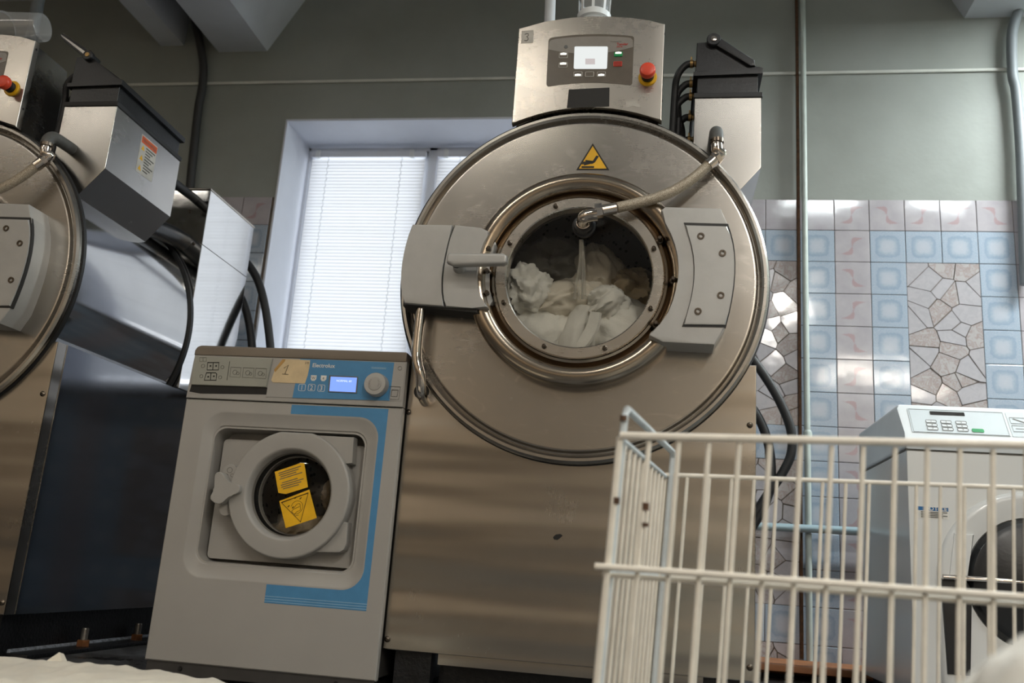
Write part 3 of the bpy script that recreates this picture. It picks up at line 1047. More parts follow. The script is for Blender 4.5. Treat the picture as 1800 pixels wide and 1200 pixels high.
    u = (tri[2][0] - tri[1][0]) / 2
    T = lambda a, b: (cxy[0] + a * u, tri[1][1] + (b) * u)
    wt.prism([T(0.02, 0.62), T(0.20, 0.95), T(0.36, 0.90), T(0.14, 0.50), T(-0.02, 0.40), T(-0.22, 0.42)], YD - 0.0018, YD)
    for a, b, c, d in ((-0.1, 0.55, -0.62, 0.50), (-0.1, 0.50, -0.66, 0.40), (-0.08, 0.46, -0.52, 0.33), (-0.02, 0.56, -0.45, 0.62)):
        stroke(wt, [T(a, b), T(c, d)], 0.0035, YD - 0.0012)
    stroke(wt, [T(-0.66, 0.19), T(0.10, 0.19)], 0.005, YD - 0.0012)
    wt.build('warning_sticker', [M['black_ink'], M['yellow'], M['black_ink']], r, 0)['label'] = 'yellow hot surface warning triangle'
    # control box on top
    yb = 2.182
    bx0, bx1 = -0.2035, 0.1955
    arc_b = [(XC + 0.477 * math.cos(math.radians(a)), ZC + 0.477 * math.sin(math.radians(a))) for a in range(114, 65, -4)]
    arc_b = [p for p in arc_b if XC + bx0 + 0.008 < p[0] < XC + bx1 - 0.008]
    zl = ZC + math.sqrt(0.477 ** 2 - bx0 ** 2)
    zr = ZC + math.sqrt(0.477 ** 2 - bx1 ** 2)
    top = [(XC + a, ZC + b) for a, b in ((0.1955, 0.724), (0.15, 0.736), (0.105, 0.744), (0.05, 0.750), (-0.005, 0.7525), (-0.06, 0.750), (-0.131, 0.740), (-0.2035, 0.722))]
    prof = [(XC + bx0, zl)] + arc_b + [(XC + bx1, zr)] + top
    MB().prism(prof, yb, yb + 0.022, 0.003).build('control_front', M['steel_plate'], r)
    ins = [(XC + (a - XC) * 0.955, min(b, ZC + 0.735) - 0.004 + (0.006 if b < ZC + 0.6 else 0)) for a, b in prof]
    MB().prism(ins, yb + 0.022, yb + 0.175, 0.003, both=True).build('control_case', M['steel_bright'], r)
    for lz in (0.70, 0.50):
        for sx in (bx1 + 0.0005, bx0 - 0.0005):
            MB().lathe([(0.004, 0), (0.004, 0.001)], 0, 0, 10, True, True)
            b = MB()
            b.prism(circle(yb + 0.012, ZC + lz, 0.0036, 10), XC + sx - 0.0008, XC + sx + 0.0008, 0, fn=lambda a, y, c: (y, a, c))
            b.build('case_screw', M['slot'], r)
    yf = yb
    pan = xz(arc3((964, 74), (966.5, 68), (974, 66), 4) + arc3((978, 65.2), (1040, 60.5), (1104, 63), 10) + arc3((1109, 63.6), (1113.5, 65), (1114.5, 70), 4)
             + arc3((1111.5, 143), (1110, 149), (1104, 149.5), 4) + arc3((1098, 148.8), (1036, 145.5), (975, 150.5), 10) + arc3((969, 151.6), (962, 151.5), (960.5, 145), 4), yf)
    pn = MB().prism(pan, yf - 0.001, yf + 0.004, 0.0).build('display_panel', M['panel_grey'], r)
    up = xz([(965.5, 75), (968, 71), (976, 69)] + arc3((980, 68.3), (1040, 64), (1104, 66), 10) + [(1109, 67), (1112.5, 71), (1113, 82)] + arc3((1112, 83), (1040, 94.5), (964, 87), 14), yf - 0.001)
    MB().prism(up, yf - 0.0016, yf, 0).build('panel_band', M['panel_light'], pn)
    MB().prism(xz([(1010, 83.5), (1012, 82.5), (1067, 82.5), (1068.5, 84), (1067, 120), (1065, 121.5), (1010.5, 121.5), (1008.5, 120)], yf), yf - 0.0024, yf, 0).build('lcd_screen', M['screen_white'], pn)
    MB().prism(xz([(1029, 104), (1046, 104), (1046, 114), (1029, 114)], yf), yf - 0.0028, yf, 0).build('screen_symbol', M['screen_pale'], pn)
    def button(px, py, w, h, m, fr, lit):
        q = at(px, py, yf)
        k = at(px + 1, py, yf).x - q.x
        bo = MB()
        bo.cur = 0; bo.prism(rrect(q.x - w * k / 2, q.x + w * k / 2, q.z - h * k / 2, q.z + h * k / 2, 0.002, 3), yf - 0.0026, yf, 0)
        bo.cur = 1; bo.prism(rrect(q.x - w * k / 2 + 0.001, q.x + w * k / 2 - 0.001, q.z - h * k / 2 + 0.001, q.z + h * k / 2 - 0.001, 0.0015, 3), yf - 0.0032, yf, 0)
        if lit:
            bo.cur = 2
            z0 = q.z + (0.0008 if lit > 0 else -h * k / 2 + 0.0015)
            bo.prism([(q.x - w * k * 0.36, z0), (q.x + w * k * 0.36, z0), (q.x + w * k * 0.36, z0 + h * k * 0.32), (q.x, z0 + h * k * 0.42), (q.x - w * k * 0.36, z0 + h * k * 0.32)], yf - 0.0038, yf, 0)
        bo.build('button', [fr, m, M['led']], pn, 0)
    button(990.5, 98, 15, 10, M['panel_grey'], M['white_ink'], 1)
    button(990, 115, 15, 10, M['panel_grey'], M['white_ink'], 1)
    button(1016, 131, 15, 9.5, M['panel_grey'], M['white_ink'], -1)
    button(1036.5, 131, 15, 9.5, M['panel_grey'], M['white_ink'], 0)
    button(1057, 131, 15, 9.5, M['panel_grey'], M['white_ink'], -1)
    button(1087, 96, 15, 9.5, M['green'], M['green'], 1)
    button(1086, 113, 15, 9.5, M['red_button'], M['estop_red'], 0)
    q = at(995, 83, yf)
    MB().lathe([(0.0055, yf - 0.0016), (0.005, yf - 0.003)], q.x, q.z, 20, False, True).build('led_lens', M['smoke'], pn)
    q = at(1073, 75, yf)
    tx = MB()
    text_mesh(tx, 'Powered by', q.x, q.z, 0.0062, yf - 0.0018)
    tx.build('lettering', M['grey_ink'], pn, 0)
    q = at(1084, 80.5, yf)
    tx = MB()
    text_mesh(tx, 'Tander', q.x, q.z, 0.0105, yf - 0.0018, bold=0.0002)
    q = at(1084, 84, yf)
    text_mesh(tx, '230 30', q.x, q.z, 0.0056, yf - 0.0018, bold=0.0002)
    tx.build('lettering', M['red_ink'], pn, 0)
    es = empty('emergency_stop', (0, 0, 0))
    es.parent = r
    q = at(1138.5, 137, yf)
    es.location = (q.x - r.location.x, yf - r.location.y, q.z)
    MB().lathe([(0.0245, yf), (0.0245, yf - 0.004), (0.023, yf - 0.006), (0.016, yf - 0.006)], q.x, q.z, 36, False, True).build('collar', M['yellow'], es)
    MB().lathe([(0.0165, yf - 0.004), (0.0165, yf - 0.018), (0.013, yf - 0.020), (0.013, yf - 0.030)], q.x, q.z, 28, False, True).build('stem', M['black'], es)
    MB().lathe([(0.013, yf - 0.026), (0.0195, yf - 0.028), (0.021, yf - 0.033), (0.0205, yf - 0.042), (0.0185, yf - 0.046), (0.014, yf - 0.048), (0.006, yf - 0.0475)], q.x, q.z, 36, True, True).build('push_knob', M['estop_red'], es)
    MB().prism(xz([(1000, 157.5), (1071.5, 154), (1071, 187), (996.5, 190)], yf), yf - 0.0008, yf, 0).build('black_patch', M['black_ink'], r)
    # soap dispenser
    ys, ye = 2.257, 2.635
    prof = [P(0.2815, 0.546), P(0.457, 0.546), P(0.457, 0.337), P(0.372, 0.235), P(0.30, 0.29), P(0.2815, 0.33)]
    MB().prism(prof, ys, ye, 0.0015).build('dispenser_box', M['steel_bright'], r)
    dh = empty('dispenser_hopper', (0, 0, 0))
    dh.parent = r
    dh.location = (0.37, ys - r.location.y, ZC + 0.546)
    bb = MB()
    bb.box(XC + 0.279, XC + 0.4605, ys - 0.004, ye + 0.004, ZC + 0.541, ZC + 0.556, 0.002)
    bb.build('gasket_band', M['black'], dh)
    MB().box(XC + 0.288, XC + 0.449, ys + 0.006, ye - 0.006, ZC + 0.552, ZC + 0.612, 0.002).build('hopper_band', M['black_gloss'], dh)
    MB().prism([P(0.2765, 0.607), P(0.4605, 0.611), P(0.4605, 0.628), P(0.45, 0.632), P(0.42, 0.628), P(0.2765, 0.620)], ys - 0.004, ye + 0.004, 0.001).build('hopper_rim', M['black_gloss'], dh)
    MB().prism([P(0.284, 0.615), P(0.452, 0.622), P(0.452, 0.632), P(0.329, 0.716), P(0.2845, 0.713)], ys + 0.003, ye - 0.004, 0.002).build('hopper_top', M['black_gloss'], dh)
    # nozzles and hoses down its left side
    for i, (lz, y) in enumerate(((0.672, 2.30), (0.628, 2.33), (0.588, 2.33), (0.540, 2.36), (0.480, 2.38))):
        a = Vector((XC + 0.284, y, ZC + lz))
        c = MB()
        c.tube([(a.x + 0.004, y, a.z), (a.x - 0.018, y, a.z)], 0.0085, 14)
        c.tube([(a.x - 0.008, y, a.z), (a.x - 0.016, y, a.z)], 0.0115, 14)
        c.box(a.x - 0.0145, a.x - 0.0105, y - 0.003, y + 0.003, a.z + 0.009, a.z + 0.021)
        c.build('hose_clamp', M['brass'], r)
        end = Vector((XC + 0.224 + 0.012 * (i % 3), y + 0.02 + 0.02 * (i // 2), ZC + 0.36))
        pts = smooth_path([(a.x - 0.006, y, a.z), (a.x - 0.028, y, a.z - 0.004), (a.x - 0.05, y + 0.005, a.z - 0.035), (end.x + 0.004, end.y, a.z - 0.09), (end.x, end.y, min(a.z - 0.14, ZC + 0.40)), end], 7)
        MB().tube(pts, 0.0098, 12).build('dispenser_hose', M['black'], r)
    # big black drain hose from dispenser into the rear cabinet
    MB().tube(smooth_path([(XC + 0.375, 2.60, ZC + 0.30), (XC + 0.372, 2.68, ZC + 0.315), (XC + 0.37, 2.80, ZC + 0.335), (XC + 0.365, 2.90, ZC + 0.345)], 8), 0.034, 20).build('fill_hose', M['black_gloss'], r)
    MB().tube(smooth_path([(XC + 0.395, 2.63, ZC + 0.50), (XC + 0.39, 2.75, ZC + 0.505), (XC + 0.385, 2.89, ZC + 0.512)], 8), 0.016, 14).build('vent_hose', M['black'], r)
    # rear cabinet
    MB().box(XC - 0.427, XC + 0.444, 2.886, 3.262, ZC - 0.20, ZC + 0.546, 0.003).build('rear_cabinet', M['steel_rear'], r)
    s = MB()
    s.box(XC + 0.4432, XC + 0.4448, 2.884, 3.263, ZC + 0.3325, ZC + 0.3345)
    s.build('cabinet_seam', M['slot'], r)
    MB().box(XC - 0.43, XC + 0.447, 2.880, 3.265, ZC + 0.545, ZC + 0.552, 0.002).build('cabinet_lid', M['steel_front'], r)
    for lx, lz in ((0.375, 0.46), (0.41, 0.335), (0.36, 0.20)):
        cx, cz = P(lx, lz)
        MB().lathe([(0.006, 2.886), (0.005, 2.881), (0.002, 2.880)], cx, cz, 12, False, True).build('cabinet_screw', M['screw'], r)
    for px_ in ([(1290, 600), (1315, 622), (1345, 662), (1372, 708), (1390, 755), (1391, 795), (1376, 830), (1350, 868), (1325, 905), (1290, 950)],
                [(1300, 690), (1326, 722), (1344, 758), (1354, 800), (1355, 845), (1345, 885), (1320, 930), (1290, 980)]):
        MB().tube(smooth_path([at(px, py, 3.34) for px, py in px_], 7), 0.0165, 14).build('drain_hose', M['black'], r)
    # braided feed hose to the door glass
    fh = empty('feed_hose', (0, 0, 0))
    fh.parent = r
    yg = YD - 0.038
    qa = at(1027, 399, yg)
    fh.location = (qa.x - r.location.x, yg - r.location.y, qa.z)
    MB().lathe([(0.030, yg + 0.002), (0.030, yg - 0.010), (0.026, yg - 0.012), (0.024, yg - 0.022), (0.017, yg - 0.024)], qa.x, qa.z, 6 * 4, False, True).build('nut', M['black_gloss'], fh)
    MB().lathe([(0.018, yg - 0.022), (0.018, yg - 0.032), (0.016, yg - 0.033)], qa.x, qa.z, 24, False, True).build('sleeve', M['chrome'], fh)
    ye2 = yg - 0.058
    pe = smooth_path([(qa.x, yg - 0.026, qa.z), (qa.x, yg - 0.042, qa.z + 0.002), (qa.x + 0.006, ye2 + 0.003, qa.z + 0.005), (qa.x + 0.022, ye2, qa.z + 0.009), (qa.x + 0.036, ye2, qa.z + 0.011)], 6)
    MB().tube(pe, 0.0165, 20).build('elbow', M['chrome'], fh)
    hp_px = [(1055, 370), (1085, 365), (1120, 357), (1155, 347), (1190, 332), (1220, 312), (1250, 286)]
    W = [at(px, py, 2.105 + 0.008 * i) for i, (px, py) in enumerate(hp_px)]
    MB().tube([W[0] + Vector((-0.012, 0, -0.002)), W[0] + Vector((0.006, 0, 0.001))], 0.0185, 6).build('hex_nut', M['chrome'], fh)
    MB().tube([W[0] + Vector((0.004, 0, 0)), W[0].lerp(W[1], 0.9)], 0.0145, 20).build('ferrule', M['chrome'], fh)
    MB().tube(smooth_path(W[1:], 10), 0.0135, 20).build('braided_hose', M['braid'], fh)
    d = (W[-1] - W[-2]).normalized()
    MB().tube([W[-1] - d * 0.012, W[-1] + d * 0.014], 0.0155, 20).build('ferrule', M['chrome'], fh)
    MB().tube([W[-1] + d * 0.012, W[-1] + d * 0.024], 0.0185, 6).build('hex_nut', M['chrome'], fh)
    e0 = W[-1] + d * 0.02
    e1 = at(1260, 258, 2.15)
    MB().tube(smooth_path([e0, e0 + d * 0.016 + Vector((0, 0, 0.002)), e1 + Vector((0.002, 0, -0.012)), e1 + Vector((0, 0, 0.004)), e1 + Vector((-0.001, 0, 0.014))], 6), 0.0145, 18).build('elbow', M['chrome'], fh)
    MB().tube([e1 + Vector((0, 0, 0.010)), e1 + Vector((-0.0005, 0, 0.020))], 0.0175, 20).build('clamp', M['screw'], fh)
    MB().tube(smooth_path([e1 + Vector((-0.001, 0, 0.016)), e1 + Vector((-0.001, 0.004, 0.034)), e1 + Vector((-0.001, 0.022, 0.050)), e1 + Vector((-0.001, 0.06, 0.054)), e1 + Vector((-0.001, 0.11, 0.056))], 6), 0.0175, 20).build('rubber_elbow', M['rubber_grey'], fh)
    return r

DXM = -1.89
ext = extractor()
tag(ext, 'large steel front loading washer extractor marked 3, full of white towels', 'washing machine', 'large washer extractors')
ext2 = copy_tree(ext)
ext2.location.x += DXM
tag(ext2, 'large steel washer extractor cut off at the left edge, seen from its side', 'washing machine', 'large washer extractors')

for o in [x for x in COL.objects if x.parent == ext2 and x.name.startswith('drain_hose')]:
    bpy.data.objects.remove(o)
for px_ in ([(395, 440), (425, 455), (441, 471), (456, 500), (467, 545), (475, 607), (479, 680), (470, 760)],
            [(395, 500), (420, 518), (432, 543), (440, 580), (444, 625), (446, 690), (440, 760)]):
    MB().tube(smooth_path([at(px, py, 3.34) for px, py in px_], 7), 0.0165, 14).build('drain_hose', M['black'], ext2)

# what only the right machine has: closed lid strap, number slip, sticker residue
ys = 2.257
lid = empty('lid_handle', (0, 0, 0))
lid.parent = ext
pv = P(0.329, 0.713)
lid.location = (pv[0] - XC, ys - YP, pv[1])
MB().prism([(pv[0] - 0.004, pv[1] + 0.012), (pv[0] + 0.012, pv[1] + 0.012), (XC + 0.438, ZC + 0.650), (XC + 0.440, ZC + 0.632), (XC + 0.428, ZC + 0.632), (pv[0] + 0.002, pv[1] - 0.012)], ys - 0.008, ys + 0.006, 0.003).build('strap', M['black_gloss'], lid)
MB().lathe([(0.019, ys + 0.004), (0.019, ys - 0.010), (0.017, ys - 0.012)], pv[0], pv[1] + 0.002, 28, False, True).build('boss', M['black_gloss'], lid)
MB().lathe([(0.009, ys - 0.011), (0.008, ys - 0.014), (0.003, ys - 0.0145)], pv[0], pv[1] + 0.002, 18, False, True).build('boss_screw', M['chrome'], lid)
yb = 2.182
nl = MB().prism(xz([(917, 54.5), (938, 53), (937.5, 75.5), (916, 76.5)], yb), yb - 0.0007, yb, 0).build('number_slip', M['paper_grey'], ext, 0)
q = at(920.5, 73, yb)
tx = MB()
three = [(0.002, 0.021), (0.006, 0.024), (0.012, 0.023), (0.0125, 0.018), (0.007, 0.014), (0.011, 0.012), (0.0125, 0.006), (0.008, 0.001), (0.002, 0.003)]
stroke(tx, [(p.x, p.y) for p in [Vector((q.x + a, q.z + b, 0)) for a, b in three]], 0.0016, yb - 0.0007)
tx.build('numeral', M['black_ink'], nl, 0)
rm = [(972, 944), (977, 939), (985, 938), (989, 941), (985, 945), (980, 949), (974, 948)]
MB().prism(xz(rm, YP), YP - 0.0005, YP, 0).build('rust_mark', M['slot'], ext, 0)['label'] = 'small dark rust mark on the lower panel'
MB().prism(xz([(1100, 178), (1118, 175), (1118, 181), (1125, 184), (1124, 189), (1112, 186), (1101, 190)], yb), yb - 0.0004, yb, 0).build('sticker_residue', M['paper_grey'], ext, 0)

# what only the left machine has: raised lid strap and the safety label on the dispenser side
lid2 = empty('lid_handle', (0, 0, 0))
lid2.parent = ext2
lid2.location = (pv[0] - XC, ys - YP, pv[1])
p2 = (pv[0] + DXM, pv[1])
MB().prism([(p2[0] + 0.004, p2[1] - 0.012), (p2[0] - 0.010, p2[1] - 0.006), (p2[0] - 0.115, p2[1] + 0.070), (p2[0] - 0.108, p2[1] + 0.084), (p2[0] + 0.004, p2[1] + 0.014)], ys - 0.004, ys + 0.05, 0.002).build('strap', M['black_gloss'], lid2)
MB().prism([(p2[0] - 0.004, p2[1] - 0.004), (p2[0] - 0.106, p2[1] + 0.070), (p2[0] - 0.109, p2[1] + 0.076), (p2[0] - 0.004, p2[1] + 0.008)], ys - 0.0055, ys - 0.0035, 0).build('strap_face', M['steel_bright'], lid2)
MB().lathe([(0.017, ys + 0.004), (0.017, ys - 0.008), (0.015, ys - 0.010)], p2[0], p2[1], 28, False, True).build('boss', M['black_gloss'], lid2)
MB().lathe([(0.008, ys - 0.009), (0.007, ys - 0.012), (0.003, ys - 0.0125)], p2[0], p2[1], 18, False, True).build('boss_screw', M['brass'], lid2)
sl = MB()
sx = XC + DXM + 0.457
side = lambda a, y, c: (sx + (2.257 - y), a, c)            # (depth, out, height) on the dispenser's right side
sl.cur = 0
sl.prism([(2.402, ZC + 0.398), (2.496, ZC + 0.40), (2.496, ZC + 0.524), (2.402, ZC + 0.524)], 2.2563, 2.257, 0, fn=side)
sl.cur = 1
sl.prism([(2.406, ZC + 0.498), (2.493, ZC + 0.498), (2.493, ZC + 0.520), (2.406, ZC + 0.520)], 2.2557, 2.257, 0, fn=side)
for i, zc in enumerate((0.484, 0.450, 0.416)):
    sl.cur = 2
    sl.prism([(2.410, ZC + zc - 0.008), (2.428, ZC + zc - 0.008), (2.419, ZC + zc + 0.009)], 2.2557, 2.257, 0, fn=side)
for i in range(9):
    sl.cur = 3
    zc = ZC + 0.488 - i * 0.0095
    sl.prism([(2.436, zc), (2.488 - 0.012 * (i % 3), zc), (2.488 - 0.012 * (i % 3), zc + 0.004), (2.436, zc + 0.004)], 2.2558, 2.257, 0, fn=side)
text_mesh(sl, 'WARNING', 0, 0, 0.017, 0, sx=0.9, fn=lambda a, y, c: (sx + 0.0017, 2.411 + a, ZC + 0.503 + c))
sl.build('safety_label', [M['paper_grey'], M['orange'], M['yellow'], M['grey_ink']], ext2, 0)['label'] = 'white and orange safety label on the dispenser side'

# plastic cups standing on the two control boxes
def cup(cx, cy, z, rb, rt_, h, label):
    o = empty('plastic_cup', (cx, cy, z), label, 'cup')
    n = 32
    c = MB()
    c.lathez([(rb, z), (rb + (rt_ - rb) * 0.5, z + h * 0.5), (rt_, z + h), (rt_ + 0.004, z + h), (rt_ + 0.004, z + h - 0.005), (rt_ - 0.001, z + h - 0.006)], cx, cy, 40, True, False)
    c.build('cup_wall', M['cup'], o)
    MB().lathez([(rb - 0.002, z), (rb - 0.001, z + 0.026), (rb + 0.0065, z + 0.030), (rb + 0.0075, z + 0.046), (rb + 0.003, z + 0.050), (rb + 0.002, z + 0.050)], cx, cy, 40).build('cup_foot_ring', M['white_plastic'], o)
    return o
zc1 = ZC + 0.7485
c1 = cup(XC - 0.003, 2.245, zc1, 0.040, 0.043, 0.10, 'white and clear plastic cup upright on the control box numbered 3')
for k in range(8):
    t = 2 * math.pi * k / 8
    u, w = Vector((math.cos(t), math.sin(t), 0)), Vector((-math.sin(t), math.cos(t), 0))
    c0 = Vector((XC - 0.003, 2.245, zc1))
    b = MB()
    ring = lambda z, rr: [c0 + u * (rr + a) + w * e + Vector((0, 0, z)) for a, e in ((0, -0.004), (0.0025, -0.004), (0.0025, 0.004), (0, 0.004))]
    b.loft([ring(0.046, 0.0415), ring(0.098, 0.0435)], True, True)
    b.build('cup_rib', M['white_plastic'], c1, 0)
# the left one lies on its side
lcx, lcz = XC + DXM, ZC + 0.752
cp = empty('plastic_jug', (lcx + 0.09, 2.24, lcz), 'clear plastic jug lying on top of the left machine control box', 'jug')
j = MB()
prof = [(0.030, 0.0), (0.043, 0.004), (0.046, 0.05), (0.050, 0.13), (0.054, 0.135), (0.054, 0.14), (0.049, 0.141)]
L = []
for rr, s_ in prof:
    L.append([(lcx + 0.17 - s_ * 1.0, 2.235 + rr * math.cos(2 * math.pi * i / 40), lcz + 0.052 + rr * math.sin(2 * math.pi * i / 40)) for i in range(40)])
j.loft(L, True, False)
j.build('jug_wall', M['cup'], cp)

# ------------------------------------------------------------------ laundry inside the big drum
def cloth(name, c, rad, seed, mat, label, amp=0.022, freq=9.0, rot=0.0, sub=5, flat=None, fold=(1, 1, 1), parent=None):
    """a crumpled cloth: a rounded heap pushed into sharp folds by ridged noise"""
    bm = bmesh.new()
    bmesh.ops.create_icosphere(bm, subdivisions=sub, radius=1)
    R = Matrix.Rotation(rot, 3, 'Y')
    off = Vector((seed * 3.17, seed * 1.31, seed * 2.71))
    for v in bm.verts:
        n = v.co.normalized()
        p = Vector((n.x * rad[0], n.y * rad[1], n.z * rad[2]))
        q = Vector((p.x * fold[0], p.y * fold[1], p.z * fold[2])) * freq + off
        wq = q + 0.55 * Vector((noise.noise(q * 0.7), noise.noise(q * 0.7 + Vector((5, 1, 2))), noise.noise(q * 0.7 + Vector((1, 7, 3)))))
        a = 1 - abs(noise.noise(wq)) * 2.0
        b = 1 - abs(noise.noise(wq * 2.1 + Vector((9, 4, 1)))) * 2.0
        lump = noise.noise(q * 0.35 + Vector((2, 2, 8)))
        c_ = 1 - abs(noise.noise(wq * 4.3 + Vector((3, 8, 6)))) * 2.0
        h = amp * (a * 1.0 + b * 0.55 + c_ * 0.2 + lump * 1.1)
        p = R @ (p + n * h) + Vector(c)
        if flat is not None and p.z < flat:
            p.z = flat + (p.z - flat) * 0.04
        v.co = p
    mb = MB().bm(bm)
    bm.free()
    base = Vector((c[0], c[1], min(v[2] for v in mb.v)))
    if parent is None:
        e = empty(name, base, label, 'towel', None)
        mb.build('cloth', M[mat], e, 70)
        return e
    return mb.build(name, M[mat], parent, 70)

dx, dz = XC + 0.002, ZC - 0.006
def dr(lx, y, lz):
    return (dx + lx, y, dz + lz)
GD = 'towels in the drum of the machine numbered 3'
ts = []
ts.append(cloth('bath_towel', dr(-0.125, 2.405, -0.150), (0.125, 0.140, 0.150), 1, 'terry_white', 'wet white towel filling the lower left of the big drum', 0.017, 17, 0.5, fold=(1.3, 0.6, 0.5)))
ts.append(cloth('bath_towel', dr(0.125, 2.405, -0.150), (0.125, 0.140, 0.145), 2, 'terry_white', 'wet white towel filling the lower right of the big drum', 0.017, 17, -0.7, fold=(1.3, 0.6, 0.5)))
ts.append(cloth('bath_towel', dr(-0.005, 2.392, -0.160), (0.064, 0.140, 0.165), 3, 'hem', 'smooth white towel hanging straight down the middle of the drum window', 0.010, 15, 0.12, fold=(1.5, 0.5, 0.3)))
ts.append(cloth('bath_towel', dr(-0.150, 2.31, 0.000), (0.055, 0.075, 0.048), 4, 'terry_white', 'small white towel bunched at the left edge of the drum window', 0.018, 30, 0.4))
ts.append(cloth('bath_towel', dr(-0.050, 2.36, -0.012), (0.105, 0.085, 0.040), 5, 'terry_cream', 'cream towel lying across the middle of the drum window', 0.015, 26, -0.25, fold=(0.7, 1, 1.4)))
ts.append(cloth('bath_towel', dr(0.062, 2.325, -0.030), (0.050, 0.075, 0.042), 6, 'terry_white', 'white towel rolled up right of the falling water', 0.014, 30, -0.5, fold=(0.6, 1, 1.5)))
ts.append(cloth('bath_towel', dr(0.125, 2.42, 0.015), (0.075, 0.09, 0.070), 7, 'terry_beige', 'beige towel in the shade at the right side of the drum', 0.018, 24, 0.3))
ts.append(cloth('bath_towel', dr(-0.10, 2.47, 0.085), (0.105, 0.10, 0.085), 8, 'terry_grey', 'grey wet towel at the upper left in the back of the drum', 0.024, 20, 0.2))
ts.append(cloth('bath_towel', dr(0.035, 2.43, 0.070), (0.055, 0.07, 0.095), 9, 'terry_cream', 'pale towel standing up behind the falling water', 0.018, 22, -0.35, fold=(1.3, 1, 0.6)))
for t in ts:
    t['group'] = GD
# the woven hem edge of the middle towel
hm = MB()
pp = smooth_path([dr(0.045, 2.222, -0.075), dr(0.040, 2.214, -0.115), dr(0.022, 2.210, -0.155), dr(0.006, 2.214, -0.178)], 6)
L = []
for i, p in enumerate(pp):
    w = 0.020 - 0.002 * abs(i - 9) * 0.2
    L.append([p + Vector((-w, 0.004, 0.004)), p + Vector((-w * 0.3, -0.002, 0)), p + Vector((w * 0.5, -0.002, 0)), p + Vector((w * 0.8, 0.003, -0.001)), p + Vector((0, 0.010, 0))])
hm.loft(L, True, True)
hm.build('hem_band', M['hem'], ts[2])
ws = MB()
for i in range(7):
    x0 = rt.uniform(-0.016, 0.016)
    ws.tube(smooth_path([dr(0.0 + x0 * 0.3, 2.195, 0.112), dr(0.004 + x0 * 0.5, 2.205, 0.06), dr(0.004 + x0, 2.225, 0.005), dr(0.004 + x0 * 1.3, 2.24, -0.035)], 6), rt.uniform(0.0014, 0.004), 8)
tag(ws.build('falling_water', M['water']), 'thin jet of water falling onto the towels inside the big drum', 'water', None, 'stuff')

# ------------------------------------------------------------------ small washer marked 1
YE = 2.188
EX0, EX1 = -1.233, -0.641
EZ0, EZS = 0.042, 0.377 + H
EZF, EZT = at(520, 630, YE).z, at(520, 613, YE).z
wm = empty('front_loading_washer', ((EX0 + EX1) / 2, YE, 0), 'small grey front loading washer with blue stripe and a paper slip marked 1', 'washing machine')
bo_ = MB()
bo_.box(EX0 + 0.004, EX0 + 0.008, YE + 0.012, YE + 0.66, EZ0, EZF)
bo_.box(EX1 - 0.008, EX1 - 0.004, YE + 0.012, YE + 0.66, EZ0, EZF)
bo_.box(EX0 + 0.004, EX1 - 0.004, YE + 0.656, YE + 0.66, EZ0, EZF)
bo_.box(EX0 + 0.004, EX1 - 0.004, YE + 0.012, YE + 0.66, EZ0, EZ0 + 0.004)
bo_.box(EX0 + 0.004, EX1 - 0.004, YE + 0.019, YE + 0.66, EZF - 0.004, EZF)
bo_.build('body', M['washer_side'], wm, 0)
MB().box(EX0 + 0.01, EX1 - 0.01, YE + 0.03, YE + 0.60, 0.004, EZ0).build('plinth', M['slot'], wm)
k = MB().box(EX0 + 0.004, EX1 - 0.004, YE + 0.006, YE + 0.03, 0.012, EZ0 + 0.004, 0.002).build('kick_plate', M['washer_side'], wm)
# worktop with rounded ends
tp = [(EX0 + 0.010, EZF), (EX1 - 0.002, EZF), (EX1 - 0.002, EZT - 0.002), (EX1 - 0.006, EZT)] + [(EX0 + 0.022, EZT), (EX0 + 0.012, EZT - 0.004), (EX0 + 0.006, EZT - 0.014), (EX0 + 0.006, EZF)]
MB().prism(tp, YE - 0.006, YE + 0.66, 0.003).build('worktop', M['washer_top'], wm)
# front sheet with the pressed recess
A = at(361, 721, YE); B = at(636, 1034, YE); Cc = at(668, 735, YE); Dd = at(313, 1018, YE)
lx0, lx1 = (A.x + Dd.x) / 2, (Cc.x + B.x) / 2
lz1, lz0 = (A.z + Cc.z) / 2, (B.z + Dd.z) / 2
A = at(371, 741, YE); B = at(620, 1013, YE); Cc = at(650, 757, YE); Dd = at(332, 994, YE)
rx0, rx1 = (A.x + Dd.x) / 2, (Cc.x + B.x) / 2
rz1, rz0 = (A.z + Cc.z) / 2, (B.z + Dd.z) / 2
def lp(x0, x1, z0, z1, r, y):
    return [(a, y, b) for a, b in rrect(x0, x1, z0, z1, r, 8)]
fp = MB()
fp.loft([lp(EX0, EX1, EZ0, EZS - 0.002, 0.0005, YE + 0.02), lp(EX0, EX1, EZ0, EZS - 0.002, 0.0005, YE + 0.003), lp(EX0 + 0.003, EX1 - 0.003, EZ0 + 0.003, EZS - 0.005, 0.001, YE),
         lp(lx0, lx1, lz0, lz1, 0.055, YE), lp(lx0 + 0.005, lx1 - 0.005, lz0 + 0.005, lz1 - 0.005, 0.053, YE + 0.0008), lp(lx0 + 0.018, lx1 - 0.018, lz0 + 0.018, lz1 - 0.018, 0.046, YE + 0.007),
         lp(rx0 + 0.004, rx1 - 0.004, rz0 + 0.004, rz1 - 0.004, 0.036, YE + 0.0085), lp(rx0 + 0.007, rx1 - 0.007, rz0 + 0.007, rz1 - 0.007, 0.034, YE + 0.012),
         lp(rx0 + 0.011, rx1 - 0.011, rz0 + 0.011, rz1 - 0.011, 0.032, YE + 0.012), lp(rx0 + 0.014, rx1 - 0.014, rz0 + 0.014, rz1 - 0.014, 0.03, YE + 0.08)])
fp.build('front_sheet', M['washer_grey'], wm, 40)
